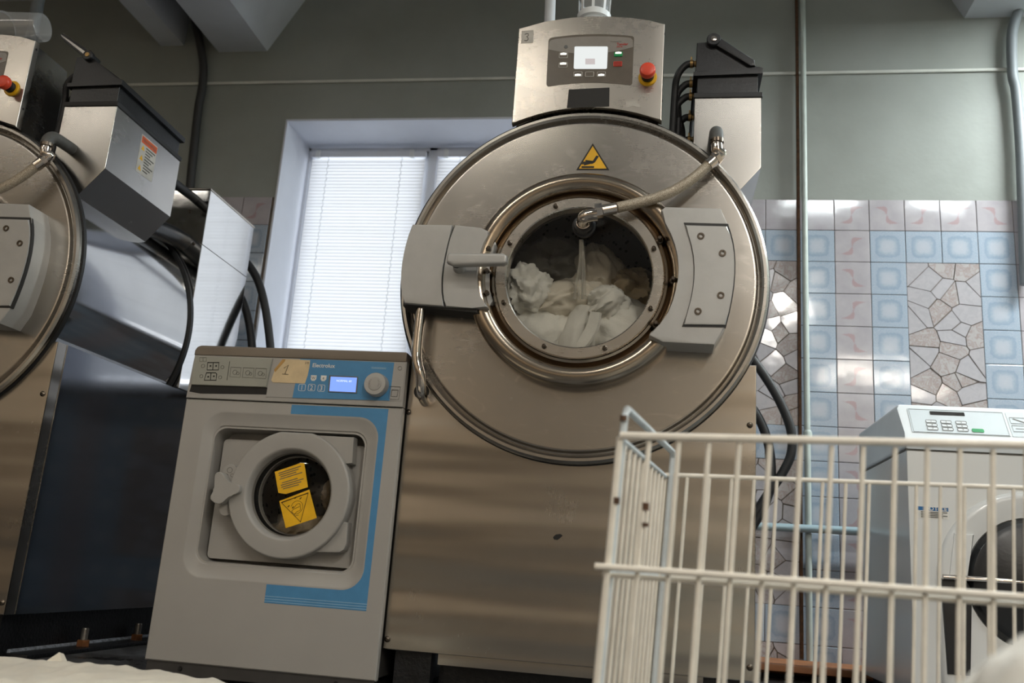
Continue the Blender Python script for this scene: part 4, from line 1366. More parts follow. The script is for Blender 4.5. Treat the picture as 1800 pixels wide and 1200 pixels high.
cA = at(506, 867, YE - 0.012)
ri0 = 0.098
def hole(y):
    c8 = []
    for a, b in dense(rrect(rx0 + 0.010, rx1 - 0.010, rz0 + 0.010, rz1 - 0.010, 0.03, 8)):
        t = math.atan2(b - cA.z, a - cA.x)
        c8.append((cA.x + ri0 * math.cos(t), y, cA.z + ri0 * math.sin(t)))
    return c8
def lpd(x0, x1, z0, z1, r, y):
    return [(a, y, b) for a, b in dense(rrect(x0, x1, z0, z1, r, 8))]
rc = MB().loft([lpd(rx0 + 0.010, rx1 - 0.010, rz0 + 0.010, rz1 - 0.010, 0.03, YE + 0.078), lpd(rx0 + 0.022, rx1 - 0.016, rz0 + 0.018, rz1 - 0.034, 0.012, YE + 0.078),
                lpd(rx0 + 0.024, rx1 - 0.018, rz0 + 0.020, rz1 - 0.036, 0.012, YE + 0.040), hole(YE + 0.040), hole(YE + 0.056)])
rc.build('recess', M['washer_plastic'], wm, 40)
MB().prism(xz([(638, 800), (646, 802), (634, 990), (626, 988)], YE + 0.03), YE + 0.030, YE + 0.05, 0.003).build('hinge_strip', M['washer_plastic'], wm)
# door
YDo = YE - 0.012
cA = at(506, 867, YDo)
cx, cz = cA.x, cA.z
ro = (at(613, 873, YDo).x - at(400, 862, YDo).x) / 2
ri = (at(578, 868, YDo).x - at(433, 864, YDo).x) / 2 * 1.0
dd = MB()
flat = lambda a: min(ro, (ro * 0.965) / max(0.2, math.cos(a - math.pi / 2)) if abs(a - math.pi / 2) < 0.5 else ro)
def ring(r, y, fl=False):
    out = []
    for i in range(96):
        a = 2 * math.pi * i / 96
        rr = flat(a) - (ro - r) if fl else r
        out.append((cx + rr * math.cos(a), y, cz + rr * math.sin(a)))
    return out
dd.loft([ring(ro, YE + 0.034, True), ring(ro, YDo + 0.006, True), ring(ro - 0.002, YDo + 0.002, True), ring(ro - 0.006, YDo, True), ring(ri + 0.008, YDo), ring(ri + 0.004, YDo + 0.002), ring(ri, YDo + 0.008), ring(ri - 0.006, YDo + 0.03)])
door = dd.build('door_rim', M['washer_plastic'], wm, 40)
for hp in ([(545, 764), (622, 768), (619, 814), (596, 816), (560, 800)], [(590, 914), (611, 918), (609, 955), (604, 966), (596, 971), (530, 969), (545, 950)]):
    MB().prism(xz(hp, YE + 0.004), YE + 0.004, YE + 0.036, 0.003).build('door_hinge', M['washer_plastic'], wm)
MB().lathe([(ri - 0.004, YDo + 0.020), (ri * 0.93, YDo + 0.030), (ri * 0.86, YDo + 0.036), (ri * 0.80, YDo + 0.030), (ri * 0.5, YDo + 0.020), (0.004, YDo + 0.016)], cx, cz, 72, False, True).build('door_glass', M['glass_dark'], wm)
MB().lathe([(ri + 0.004, YE + 0.045), (ri * 1.06, YE + 0.075), (ri * 1.55, YE + 0.085), (ri * 1.65, YE + 0.11), (ri * 1.65, YE + 0.36), (0.01, YE + 0.38)], cx, cz, 48, False, True).build('inner_drum', M['drum'], wm)
MB().lathe([(ri * 0.98, YDo + 0.03), (ri * 0.90, YE + 0.05), (ri * 0.94, YE + 0.06), (ri * 1.03, YE + 0.072)], cx, cz, 60).build('door_seal', M['black'], wm)
# three lobed lock knob
kn = [(378, 833), (384, 829), (391, 832), (399, 845), (411, 851), (420, 852), (421, 860), (418, 866), (406, 870), (397, 877), (389, 884), (381, 885), (370, 878), (371, 870), (376, 860), (377, 848)]
bs = MB().prism(smooth_poly(xz([(392, 822), (412, 817), (420, 850), (416, 890), (400, 905), (386, 902), (384, 880), (390, 850)], YE + 0.0), 4), YE + 0.002, YE + 0.036, 0.0012).build('knob_base', M['washer_plastic'], wm)
MB().prism(smooth_poly(xz(kn, YDo - 0.016), 3), YDo - 0.016, YDo + 0.012, 0.0022, seg=3).build('lock_knob', M['washer_plastic'], wm)
lk = MB()
for px, py, s_ in ((404, 826, 4.5), (398, 835, 2.6), (408, 835, 2.6)):
    q = at(px, py, YE + 0.002)
    kk = (at(px + 1, py, YE).x - at(px, py, YE).x)
    frame_line(lk, circle(q.x, q.z, s_ * kk, 14), 0.0009, YE + 0.002)
lk.build('lock_symbols', M['grey_ink'], wm, 0)
# yellow stickers on the glass
yg = YDo + 0.010
sk = MB()
sk.cur = 0
up = xz([(483, 829), (530, 813), (535, 814), (541.5, 856), (503, 868), (489.5, 866)], yg)
sk.prism(up, yg - 0.0005, yg, 0)
sk.cur = 1
for i in range(9):
    v = 0.10 + i * 0.088
    a = 0.10 + (0.05 if i in (2, 5, 8) else 0)
    b = 0.92 - (0.10 * ((i * 7) % 3))
    if i in (4,):
        continue
    p0, p1, p2, p3 = [Vector((*t, 0)) for t in xz([(484, 829.5), (532, 813.5), (541, 856), (492, 869)], yg)]
    f = lambda uu, vv: (p0.lerp(p1, uu)).lerp(p3.lerp(p2, uu), vv)
    w0, w1 = f(a, v), f(b, v)
    stroke(sk, [(w0.x, w0.y), (w1.x, w1.y)], 0.0021, yg - 0.0005, 0.0003)
sk.build('text_sticker', [M['yellow'], M['grey_ink']], wm, 0)['label'] = 'upper yellow sticker with small print'
sk = MB()
sk.cur = 0
sk.prism(xz([(491, 880.5), (544, 860), (557, 910), (502.5, 928)], yg), yg - 0.0005, yg, 0)
sk.cur = 1
tri = xz([(495, 883), (542, 866), (528.5, 917)], yg)
frame_line(sk, tri, 0.0022, yg - 0.0005)
hand = smooth_path([(*p, 0) for p in xz([(512, 890), (516, 883), (524, 880), (531, 884), (532, 893), (526, 901), (518, 903), (513, 898), (520, 893), (527, 890)], yg)], 5)
stroke(sk, [(p.x, p.y) for p in hand], 0.0008, yg - 0.0005)
hand = smooth_path([(*p, 0) for p in xz([(516, 894), (521, 887), (527, 885), (528, 896), (522, 899), (517, 906), (525, 905)], yg)], 5)
stroke(sk, [(p.x, p.y) for p in hand], 0.0008, yg - 0.0005)
for a, b in (((518, 876), (521, 873)), ((527, 877), (530, 874)), ((506, 891), (509, 888)), ((514, 893), (516, 890))):
    stroke(sk, xz([a, b], yg), 0.0022, yg - 0.0005)
sk.build('hazard_sticker', [M['yellow'], M['black_ink']], wm, 0)['label'] = 'lower yellow sticker with a black triangle'
# blue stripe printed on the sheet
zt, zb_ = at(513, 710, YE).z, at(464, 1059, YE).z
zt = EZS - 0.006
xa, xb = at(513, 712, YE).x, at(683, 719, YE).x
xb2 = at(645, 1062, YE).x
xc_ = at(467, 1040, YE).x
e_, r_ = 0.001, 0.055
arc1 = [(lx1 + e_ - r_ + r_ * math.cos(math.radians(a)), lz0 - e_ + r_ + r_ * math.sin(math.radians(a))) for a in range(-90, 1, 10)]
arc2 = [(lx1 + e_ - r_ + r_ * math.cos(math.radians(a)), lz1 + e_ - r_ + r_ * math.sin(math.radians(a))) for a in range(0, 91, 10)]
poly = [(xa, zt), (xb, zt), (xb2, zb_), (xc_, zb_), (xc_, lz0 - e_)] + arc1 + arc2 + [(xa, lz1 + e_)]
mb = MB()
mb.cur = 0
mb.prism(poly, YE - 0.0004, YE + 0.0015, 0)
mb.cur = 1
for i in range(3):
    stroke(mb, [(xc_, zb_ + 0.004 + i * 0.006), (xb2, zb_ + 0.004 + i * 0.006)], 0.0016, YE - 0.0004)
mb.build('blue_stripe', [M['blue'], M['blue_line']], wm, 0)['label'] = 'blue printed band around the door recess'
# fascia
YFa = YE - 0.004
fa = [(EX0 + 0.001, EZS), (EX1 - 0.0005, EZS), (EX1 - 0.0005, EZF + 0.001), (EX0 + 0.007, EZF + 0.001)]
fas = MB().prism(fa, YFa, YE + 0.02, 0.002).build('fascia', M['washer_plastic'], wm)
dw = MB().prism(xz([(344, 626), (480, 630.5), (469, 681), (337, 676.5)], YFa), YFa - 0.006, YFa + 0.004, 0.003).build('drawer', M['washer_drawer'], wm)
MB().prism(xz([(337, 676), (470, 681), (468, 693), (352, 691.5), (333, 688)], YFa), YFa - 0.0006, YFa + 0.002, 0).build('drawer_grip', M['slot'], dw)
yd = YFa - 0.006
for kk_, pp_ in enumerate(([(365, 637), (385, 637), (384, 650), (364, 650)], [(363, 655), (379, 655), (381, 657), (380, 668), (359, 668)])):
    dg = MB()
    frame_line(dg, xz(pp_, yd), 0.0022, yd)
    a = ((375, 637, 374, 650), (371, 655, 370, 668))[kk_]
    stroke(dg, xz([a[:2], a[2:]], yd), 0.0018, yd)
    for px, py in (((370, 643), (380, 643)), ((366, 662), (376, 661)))[kk_]:
        q = at(px, py, yd)
        dg.prism(circle(q.x, q.z, 0.0024, 10), yd - 0.0006, yd, 0)
    dg.build('drawer_diagram', M['slot'], dw, 0)
dg = MB()
stroke(dg, xz([(404, 635), (399, 668)], yd), 0.0010, yd)
dg.build('drawer_divider', M['slot'], dw, 0)
def mark(fn_, par, m, nm):
    b_ = MB()
    fn_(b_)
    b_.build(nm, m, par, 0)
for pp_ in ([(406, 645), (424, 646), (422, 663), (404, 662)], [(428, 646), (447, 647), (445, 664), (426, 663)], [(450, 647), (469, 648), (467, 665), (448, 664)]):
    c_ = Vector((sum(p[0] for p in pp_) / 4, sum(p[1] for p in pp_) / 4))
    def sym(b_, pp_=pp_, c_=c_):
        frame_line(b_, xz(pp_, yd), 0.0008, yd)
        for ox, oy, s_ in ((-1, 0, 4), (4, 2, 2.5)):
            q = at(c_.x + ox, c_.y + oy, yd)
            frame_line(b_, circle(q.x, q.z, s_ * 0.00152, 10), 0.0009, yd)
    mark(sym, dw, M['grey_ink'], 'drawer_symbol')
for px, py, s_ in ((357, 643, 3.2), (391, 645, 3), (354, 661, 3), (387, 663, 3)):
    q = at(px, py, yd)
    mark(lambda b_: frame_line(b_, circle(q.x, q.z, s_ * 0.00152, 10), 0.0009, yd), dw, M['grey_ink'], 'drawer_symbol')
mark(lambda b_: [frame_line(b_, xz([(px, 628.5), (px + 6, 628.5), (px + 6, 635), (px, 635)], yd), 0.0007, yd) for px in (351, 357)], dw, M['grey_ink'], 'book_symbol')
# control plate
cp_ = MB().prism(xz([(482, 629.5), (714, 638), (706, 705), (467.5, 697.5)], YFa), YFa - 0.0012, YFa + 0.002, 0.0005).build('control_plate', M['washer_plastic'], wm)
yc = YFa - 0.0012
MB().prism(xz([(528, 630.5), (693, 637), (684.5, 704), (514, 699)], yc), yc - 0.0005, yc, 0).build('blue_field', M['blue'], cp_, 0)['label'] = 'blue printed control field'
sp = MB().prism(xz([(484, 648), (499, 631), (545.5, 633), (544, 646), (541, 660), (536, 674), (480, 672), (477, 668)], yc), yc - 0.0012, yc - 0.0003, 0).build('paper_slip', M['paper'], wm, 0)
sp['label'] = 'torn beige paper slip with a handwritten 1'
MB().prism(xz([(482, 650), (497, 631.5), (502, 631.5), (501, 635), (484, 654)], yc), yc - 0.0016, yc - 0.001, 0).build('paper_fold', M['brass'], sp, 0)
tx = MB()
ys_ = yc - 0.0012
stroke(tx, xz([(499, 647), (507, 641.5), (501, 657)], ys_), 0.0013, ys_)
stroke(tx, xz([(496, 657), (507, 658)], ys_), 0.0012, ys_)
stroke(tx, xz([(538, 635.5), (537, 640)], ys_), 0.0009, ys_)
stroke(tx, xz([(541, 636), (543, 637), (542, 639.5), (540, 639), (541, 636)], ys_), 0.0009, ys_)
tx.build('handwriting', M['black_ink'], sp, 0)
tx = MB()
q = at(549, 645, yc)
text_mesh(tx, 'Electrolux', q.x, q.z, 0.0148, yc - 0.0006, bold=0.0002)
tx.build('lettering', M['white_ink'], cp_, 0)
for px, py, s_ in ((531, 681, '1'), (548, 681, '2'), (565, 682, '3')):
    b = MB()
    q = at(px, py, yc)
    frame_line(b, rrect(q.x - 0.009, q.x + 0.009, q.z - 0.0085, q.z + 0.0085, 0.003, 4), 0.0010, yc - 0.0005)
    text_mesh(b, s_, q.x, q.z - 0.0062, 0.0175, yc - 0.0011, align='CENTER')
    b.build('program_button', M['white_ink'], cp_, 0)
for px, py, s_ in ((551.5, 664, 'W'), (569, 664.5, '4')):
    b = MB()
    q = at(px, py, yc)
    b.cur = 0
    b.prism([(q.x - 0.0075, q.z + 0.007), (q.x + 0.0075, q.z + 0.007), (q.x + 0.0075, q.z - 0.003), (q.x + 0.003, q.z - 0.008), (q.x - 0.004, q.z - 0.008), (q.x - 0.0075, q.z - 0.003)], yc - 0.0014, yc, 0)
    b.cur = 1
    text_mesh(b, s_, q.x, q.z - 0.004, 0.010, yc - 0.0019, align='CENTER')
    b.build('program_button', [M['white_ink'], M['grey_ink']], cp_, 0)
b = MB().prism(xz([(579, 659.5), (630, 662), (627.5, 691.5), (577, 689)], yc), yc - 0.002, yc, 0.0005).build('display_frame', M['smoke'], cp_)
MB().prism(xz([(582, 662), (628, 664), (625.5, 689.5), (579.5, 687.5)], yc), yc - 0.0028, yc, 0).build('display', M['screen_blue'], b, 0)
tx = MB()
q = at(592, 671, yc)
text_mesh(tx, 'NORMAL 60', q.x, q.z, 0.0075, yc - 0.0029)
tx.build('display_text', M['screen_ink'], b, 0)
q = at(659.5, 674.5, yc - 0.02)
kb = empty('start_knob', (0, 0, 0))
kb.parent = wm
kb.location = (q.x - wm.location.x, yc - YE, q.z)
MB().lathe([(0.0305, yc), (0.0305, yc - 0.006), (0.0295, yc - 0.020), (0.0275, yc - 0.024), (0.0185, yc - 0.0245)], q.x, q.z, 48, False, True).build('knob_body', M['alu'], kb)
MB().lathe([(0.0178, yc - 0.0242), (0.0172, yc - 0.0262), (0.010, yc - 0.0275)], q.x, q.z, 40, False, True).build('knob_cap', M['washer_grey'], kb)
tx = MB()
for word, a0, a1 in (('START', 215, 140), ('STOP', 40, -30)):
    for i, ch in enumerate(word):
        a = math.radians(a0 + (a1 - a0) * i / (len(word) - 1))
        text_mesh(tx, ch, q.x + 0.0125 * math.cos(a), q.z + 0.0125 * math.sin(a) - 0.0018, 0.0048, yc - 0.0272, align='CENTER')
tx.build('knob_lettering', M['grey_ink'], kb, 0)
mb = MB()
for i in range(3):
    stroke(mb, xz([(653, 645 + i * 1.2), (679, 646.5 + i * 1.2)], yc), 0.001, yc - 0.0005)
mb.build('model_print', M['blue_line'], cp_, 0)
mb = MB()
frame_line(mb, xz([(689, 685), (700, 685.5), (698, 697), (687.5, 696.5)], yc), 0.0012, yc - 0.0004)
frame_line(mb, xz([(686, 679), (704, 680), (701, 702), (683, 701)], yc), 0.0008, yc - 0.0004)
frame_line(mb, circle(at(703, 647, yc).x, at(703, 647, yc).z, 0.005, 12), 0.0008, yc - 0.0004)
mb.build('service_hatch', M['grey_ink'], cp_, 0)
for px, py in ((316, 1161), (590, 1183)):
    q = at(px, py + 4, YE)
    MB().lathe([(0.006, YE + 0.006), (0.005, YE + 0.003)], q.x, 0.028, 12, False, True).build('kick_screw', M['slot'], wm)
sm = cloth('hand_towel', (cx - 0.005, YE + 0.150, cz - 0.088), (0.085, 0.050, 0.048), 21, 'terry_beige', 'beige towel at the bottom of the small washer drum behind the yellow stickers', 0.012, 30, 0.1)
cloth('hand_towel', (cx + 0.080, YE + 0.150, cz + 0.002), (0.034, 0.045, 0.048), 22, 'terry_beige', 'beige towel tip at the right edge of the small washer window', 0.010, 40, -0.4)

# ------------------------------------------------------------------ white washer at the right
YV = 2.865
VX0, VX1 = 0.735, 1.345
VZT, VZB = 0.585 + H, 0.432 + H
vm = empty('white_washer', ((VX0 + VX1) / 2, YV, 0), 'white front loading washer with keypad behind the wire basket', 'washing machine')
MB().box(VX0, VX1, YV, 3.50, 0.05, VZB, 0.004).build('body', M['white_enamel'], vm)
MB().box(VX0 + 0.02, VX1 - 0.02, YV + 0.03, 3.47, 0.0, 0.055).build('plinth', M['slot'], vm)
hd_ = MB()
sidep = [(YV - 0.004, VZB + 0.003), (YV - 0.010, VZB + 0.030), (YV + 0.004, VZB + 0.045), (YV + 0.068, VZT - 0.006), (YV + 0.080, VZT), (3.50, VZT - 0.004), (3.50, VZB + 0.003)]
hd_.prism([(a, b) for a, b in sidep], VX0 - 0.004, VX1 + 0.004, 0.010, fn=lambda a, y, c: (y, a, c), both=True, seg=3)
head = hd_.build('top_housing', M['white_plastic'], vm, 40)
MB().box(VX0 - 0.001, VX1 + 0.001, YV - 0.001, 3.49, VZB - 0.002, VZB + 0.004).build('shadow_gap', M['grey_ink'], vm)
# sloping control face: coordinates (u along x, w up the slope)
P0 = Vector((VX0, YV + 0.004, VZB + 0.045)); P1 = Vector((VX0, YV + 0.068, VZT - 0.006))
up_ = (P1 - P0); SL = up_.length; up_.normalize()
nrm = Vector((0, -up_.z, up_.y))
def face(u, y, w):
    p = P0 + Vector((u, 0, 0)) + up_ * w + nrm * (-y)
    return (p.x, p.y, p.z)
MB().prism(rrect(0.022, 0.30, 0.012, SL - 0.010, 0.003, 3), -0.0015, 0.002, 0, fn=face).build('keypad_field', M['panel_white'], head)
MB().prism(rrect(0.305, 0.57, 0.012, SL - 0.010, 0.003, 3), -0.0010, 0.002, 0, fn=face).build('legend_field', M['panel_white'], head)
fl = MB()
def fline(mb, poly, w, y=-0.0015):
    m2 = MB()
    frame_line(m2, poly, w, y)
    mb.add([face(*v) for v in m2.v], m2.f)
fline(fl, [(0.026, 0.014), (0.296, 0.014), (0.296, SL - 0.014), (0.026, SL - 0.014)], 0.0011)
for a in (0.312, 0.388, 0.464):
    for b in (0.032, 0.064):
        fline(fl, [(a, b), (a + 0.066, b), (a + 0.066, b + 0.024), (a, b + 0.024)], 0.0010)
fl.build('panel_lines', M['grey_ink'], head, 0)
MB().prism(rrect(0.086, 0.186, SL - 0.034, SL - 0.020, 0.001, 2), -0.0025, 0.002, 0, fn=face).build('display', M['lcd_dark'], head)
for i in range(3):
    for j in range(3):
        kx, kz = 0.068 + i * 0.043, 0.024 + j * 0.0145
        kb2 = MB()
        kb2.cur = 0
        kb2.prism(rrect(kx, kx + 0.030, kz, kz + 0.0105, 0.0025, 3), -0.0026, 0.002, 0, fn=face)
        kb2.cur = 1
        fline(kb2, rrect(kx, kx + 0.030, kz, kz + 0.0105, 0.0025, 3), 0.0012, -0.0026)
        text_mesh(kb2, str(7 - 3 * j + i), kx + 0.015, kz + 0.0022, 0.009, -0.0026, align='CENTER', fn=face)
        kb2.build('key', [M['white_plastic'], M['grey_ink']], head, 0)
MB().prism(rrect(0.194, 0.228, 0.022, 0.036, 0.004, 3), -0.003, 0.002, 0.0005, fn=face).build('start_key', M['green'], head)
MB().prism([(0.320, 0.082), (0.350, 0.068), (0.352, 0.071), (0.322, 0.085)], -0.0018, 0, 0, fn=face).build('legend_stroke', M['grey_ink'], head, 0)
for i in range(3):
    MB().prism(rrect(0.400 + i * 0.014, 0.410 + i * 0.014, 0.072, 0.082, 0.001, 2), -0.0018, 0, 0, fn=face).build('legend_square', M['grey_ink'], head, 0)
MB().prism(rrect(0.320, 0.345, 0.042, 0.045, 0.001, 2), -0.0012, 0, 0, fn=face).build('legend_stroke', M['grey_ink'], head, 0)
# notice sticker
ns = MB()
A, B = at(1612, 889, YV), at(1668, 913, YV)
ns.cur = 0
ns.prism([(A.x, B.z), (B.x, B.z), (B.x, A.z), (A.x, A.z)], YV - 0.0005, YV + 0.002, 0)
ns.cur = 1
hh = (A.z - B.z)
ns.prism([(A.x + 0.0005, A.z - hh * 0.34), (B.x - 0.0005, A.z - hh * 0.34), (B.x - 0.0005, A.z - 0.0005), (A.x + 0.0005, A.z - 0.0005)], YV - 0.0009, YV, 0)
ns.cur = 2
for i in range(4):
    stroke(ns, [(A.x + 0.010, A.z - hh * (0.46 + 0.14 * i)), (B.x - 0.004 - 0.012 * (i % 2), A.z - hh * (0.46 + 0.14 * i))], 0.0025, YV - 0.0006)
ns.cur = 0
text_mesh(ns, 'NOTICE', A.x + 0.018, A.z - hh * 0.30, 0.0155, YV - 0.0012, sx=1.15, bold=0.0003)
ns.build('notice_sticker', [M['white_ink'], M['notice_blue'], M['grey_ink']], vm, 0)['label'] = 'white notice sticker with a blue header'
# round door
vcx, vcz, vr = 1.068, 0.062 + H, 0.262
def arch(k, y, zf=0.07):
    L = []
    for q in range(120):
        t = 2 * math.pi * q / 120
        c, sn = math.cos(t), math.sin(t)
        rr = vr - k
        if sn < 0:
            rr = min((vr - k) / max(1e-6, abs(c)), (vcz - zf - k) / abs(sn))
        L.append((vcx + rr * c, y, vcz + rr * sn))
    return L
def rnd(rr, y):
    return [(vcx + rr * math.cos(2 * math.pi * q / 120), y, vcz + rr * math.sin(2 * math.pi * q / 120)) for q in range(120)]
MB().loft([arch(0, YV + 0.002), arch(0.002, YV - 0.010), arch(0.010, YV - 0.018), arch(0.022, YV - 0.020), rnd(vr - 0.055, YV - 0.013), rnd(vr - 0.075, YV - 0.010), rnd(vr - 0.080, YV)]).build('door_rim', M['white_enamel'], vm, 40)
MB().lathe([(vr - 0.078, YV - 0.010), (vr - 0.090, YV - 0.030), (vr - 0.11, YV - 0.040), (0.06, YV - 0.052), (0.004, YV - 0.054)], vcx, vcz, 72, False, True).build('door_glass', M['black_gloss'], vm)
MB().prism([(vcx - 0.215, vcz + 0.13), (vcx - 0.160, vcz + 0.13), (vcx - 0.178, vcz + 0.07), (vcx - 0.183, vcz), (vcx - 0.235, vcz)], YV - 0.0225, YV, 0.004).build('door_grip', M['white_enamel'], vm)
MB().prism([(vcx - 0.250, vcz - 0.26), (vcx - 0.19, vcz - 0.26), (vcx - 0.175, vcz - 0.03), (vcx - 0.19, vcz + 0.0), (vcx - 0.256, vcz + 0.0)], YV - 0.026, YV, 0.004).build('door_hinge', M['black_gloss'], vm)
MB().tube([(vcx - 0.255, YV - 0.034, vcz + 0.004), (vcx + 0.22, YV - 0.060, vcz + 0.004)], 0.008, 14).build('chrome_bar', M['chrome'], vm)

# ------------------------------------------------------------------ wire basket
YN, YF_ = 1.20, 1.632
BZ = 0.181 + H
bk = empty('wire_basket', (0.28, (YN + YF_) / 2, 0), 'white wire laundry basket in front of the tiled wall', 'basket')
nl_, fl_ = Vector((-0.051, YN, BZ)), Vector((0.013, YF_, BZ))
nr_, fr_ = Vector((0.640, YN, BZ + 0.017)), Vector((0.700, YF_, BZ + 0.012))
ZB_ = 0.115
def lean(p, z):
    return Vector((p.x - 0.016 * (BZ - z) / 0.3 , p.y, z))
def rails(a, b, zs, m, name, r0=0.0042):
    mb = MB()
    for z_, r_ in zs:
        mb.rod(lean(a, a.z + z_), lean(b, b.z + z_), r_, 10)
    return mb.build(name, m, bk)
MIDZ = -0.170
fw = empty('front_side', (0, 0, 0)); fw.parent = bk; fw.location = -bk.location
mb = MB()
mb.rod(lean(nl_, BZ) + Vector((0, -0.004, 0)), lean(nr_, nr_.z) + Vector((0, -0.004, 0)), 0.0052, 10)
mb.rod(lean(nl_, BZ + MIDZ) + Vector((-0.016, -0.006, 0.0005)), lean(nr_, nr_.z + MIDZ - 0.017) + Vector((0.01, -0.006, 0)), 0.0045, 10)
mb.rod(lean(nl_, BZ + MIDZ - 0.009) + Vector((-0.006, 0.006, 0)), lean(nr_, nr_.z + MIDZ - 0.026) + Vector((0.01, 0.006, 0)), 0.0036, 10)
mb.rod(lean(nl_, ZB_), lean(nr_, ZB_), 0.0045, 10)
mb.build('rail', M['wire'], bk)
n = 18
for i in range(1, n):
    t = i / n
    a = nl_.lerp(nr_, t)
    MB().rod(lean(a, a.z - 0.006), lean(a, ZB_), 0.0034, 8).build('front_wire', M['wire'], bk)
mb = MB()
mb.rod(lean(fl_, BZ), lean(fr_, fr_.z), 0.0040, 10)
mb.rod(lean(fl_, BZ + MIDZ - 0.004), lean(fr_, fr_.z + MIDZ - 0.012), 0.0036, 10)
mb.rod(lean(fl_, ZB_), lean(fr_, ZB_), 0.0040, 10)
mb.build('rail', M['wire'], bk)
for i in range(1, n):
    t = i / n
    a = fl_.lerp(fr_, t)
    MB().rod(lean(a, a.z + 0.002), lean(a, ZB_), 0.0030, 8).build('back_wire', M['wire'], bk)
for (a, b, sgn) in ((nl_, fl_, 1), (nr_, fr_, -1)):
    mb = MB()
    hz = 0.040
    A0 = a + Vector((0.003, 0.012, 0)); B0 = b + Vector((0.010, 0.0, 0))
    pts = [lean(A0, ZB_), lean(A0, a.z + hz - 0.012), lean(A0, a.z + hz) + Vector((0.002, 0.008, 0)), lean(B0, b.z + hz) + Vector((-0.001, -0.010, 0)), lean(B0, b.z + hz - 0.010), lean(B0, ZB_)]
    mb.tube(pts, 0.0052, 10)
    mb.build('side_hoop', M['wire_grey'], bk)
    mb = MB()
    mb.rod(lean(a, a.z - 0.003), lean(b, b.z - 0.003), 0.0042, 10)
    mb.rod(lean(a, a.z + MIDZ - 0.004), lean(b, b.z + MIDZ - 0.004), 0.0040, 10)
    mb.rod(lean(a, ZB_), lean(b, ZB_), 0.0040, 10)
    mb.build('rail', M['wire_grey'], bk)
    for i in range(12):
        p = a.lerp(b, i / 11)
        MB().rod(lean(p, p.z - 0.002), lean(p, ZB_), 0.0046 if i == 0 else 0.0030, 8).build('side_wire', M['wire'], bk)
mb = MB()
for i in range(13):
    t = i / 12
    a, b = nl_.lerp(fl_, t), nr_.lerp(fr_, t)
    mb.rod(lean(a, ZB_ + 0.004), lean(b, ZB_ + 0.004), 0.0028, 8)
mb.build('bottom_grid', M['wire'], bk)
for p in (nl_, nr_, fl_, fr_):
    q = lean(p, ZB_)
    sx_ = 1 if p in (nl_, fl_) else -1
    cst = MB()
    cst.box(q.x + sx_ * 0.03 - 0.016, q.x + sx_ * 0.03 + 0.016, q.y - 0.016 + (0.03 if p.y < 1.4 else -0.03), q.y + 0.016 + (0.03 if p.y < 1.4 else -0.03), 0.06, ZB_ + 0.004, 0.003)
    cc = cst.build('caster', M['wire_grey'], bk)
    yy_ = q.y + (0.03 if p.y < 1.4 else -0.03)
    MB().prism(circle(yy_, 0.035, 0.035, 24), q.x + sx_ * 0.03 - 0.011, q.x + sx_ * 0.03 + 0.011, 0.003, fn=lambda a_, y_, c_: (y_, a_, c_), both=True).build('caster_wheel', M['black'], cc)
bpy.data.objects.remove(fw)
# worn spots on the nearest wires
for px, py, l in ((1083, 880, 7), (1135, 890, 8), (1134, 922, 4), (1096, 735, 6)):
    q = at(px, py, YN - 0.001 if px != 1096 else YN + 0.008)
    MB().tube([(q.x, q.y, q.z - l * 0.0006), (q.x, q.y, q.z + l * 0.0006)], 0.0048, 10).build('rust_spot', M['rust'], bk)['label'] = 'bare rusty spot on a wire'

# ------------------------------------------------------------------ towels in front
def heap(name, prof, y0, y1, mat, label, seed, amp=0.010, freq=14, nx=150, ny=70):
    """a towel thrown on the floor: height follows prof along x, rounded off at the edges"""
    xs = [p[0] for p in prof]
    x0, x1 = xs[0], xs[-1]
    off = Vector((seed, seed * 2.3, seed * 0.7))
    def hgt(x, y):
        h = 0.0
        for (a, ha), (b, hb) in zip(prof, prof[1:]):
            if a - 1e-6 <= x <= b + 1e-6:
                t = (x - a) / (b - a)
                t = t * t * (3 - 2 * t)
                h = ha + (hb - ha) * t
                break
        s = (y - y0) / (y1 - y0)
        e = max(0.0, 1 - abs(2 * s - 1) ** 5) ** 0.5 * (0.72 + 0.28 * s)
        ex = max(0.0, min(1, (x - x0) / 0.04, (x1 - x) / 0.03)) ** 0.5
        q = Vector((x, y * 0.7, 0)) * freq + off
        r_ = (1 - abs(noise.noise(q)) * 2) * 0.7 + noise.noise(q * 2.3) * 0.5
        return max(0.003, h * e * ex + amp * r_ * e * ex)
    vs, fs = [], []
    for j in range(ny + 1):
        for i in range(nx + 1):
            x = x0 + (x1 - x0) * i / nx
            y = y0 + (y1 - y0) * j / ny
            vs.append((x, y, hgt(x, y)))
    for j in range(ny):
        for i in range(nx):
            a = j * (nx + 1) + i
            fs.append((a, a + 1, a + nx + 2, a + nx + 1))
    m = len(vs)
    ring_ = [i for i in range(nx + 1)] + [(j + 1) * (nx + 1) - 1 for j in range(1, ny + 1)] + [ny * (nx + 1) + i for i in range(nx - 1, -1, -1)] + [j * (nx + 1) for j in range(ny - 1, 0, -1)]
    for i in ring_:
        vs.append((vs[i][0], vs[i][1], 0.001))
    L_ = len(ring_)
    for k_ in range(L_):
        fs.append((ring_[k_], ring_[(k_ + 1) % L_], m + (k_ + 1) % L_, m + k_))
    fs.append(tuple(m + k_ for k_ in range(L_))[::-1])
    mb = MB()
    mb.add(vs, fs)
    e = empty(name, ((x0 + x1) / 2, (y0 + y1) / 2, 0), label, 'towel')
    mb.build('cloth', M[mat], e, 60)
    return e
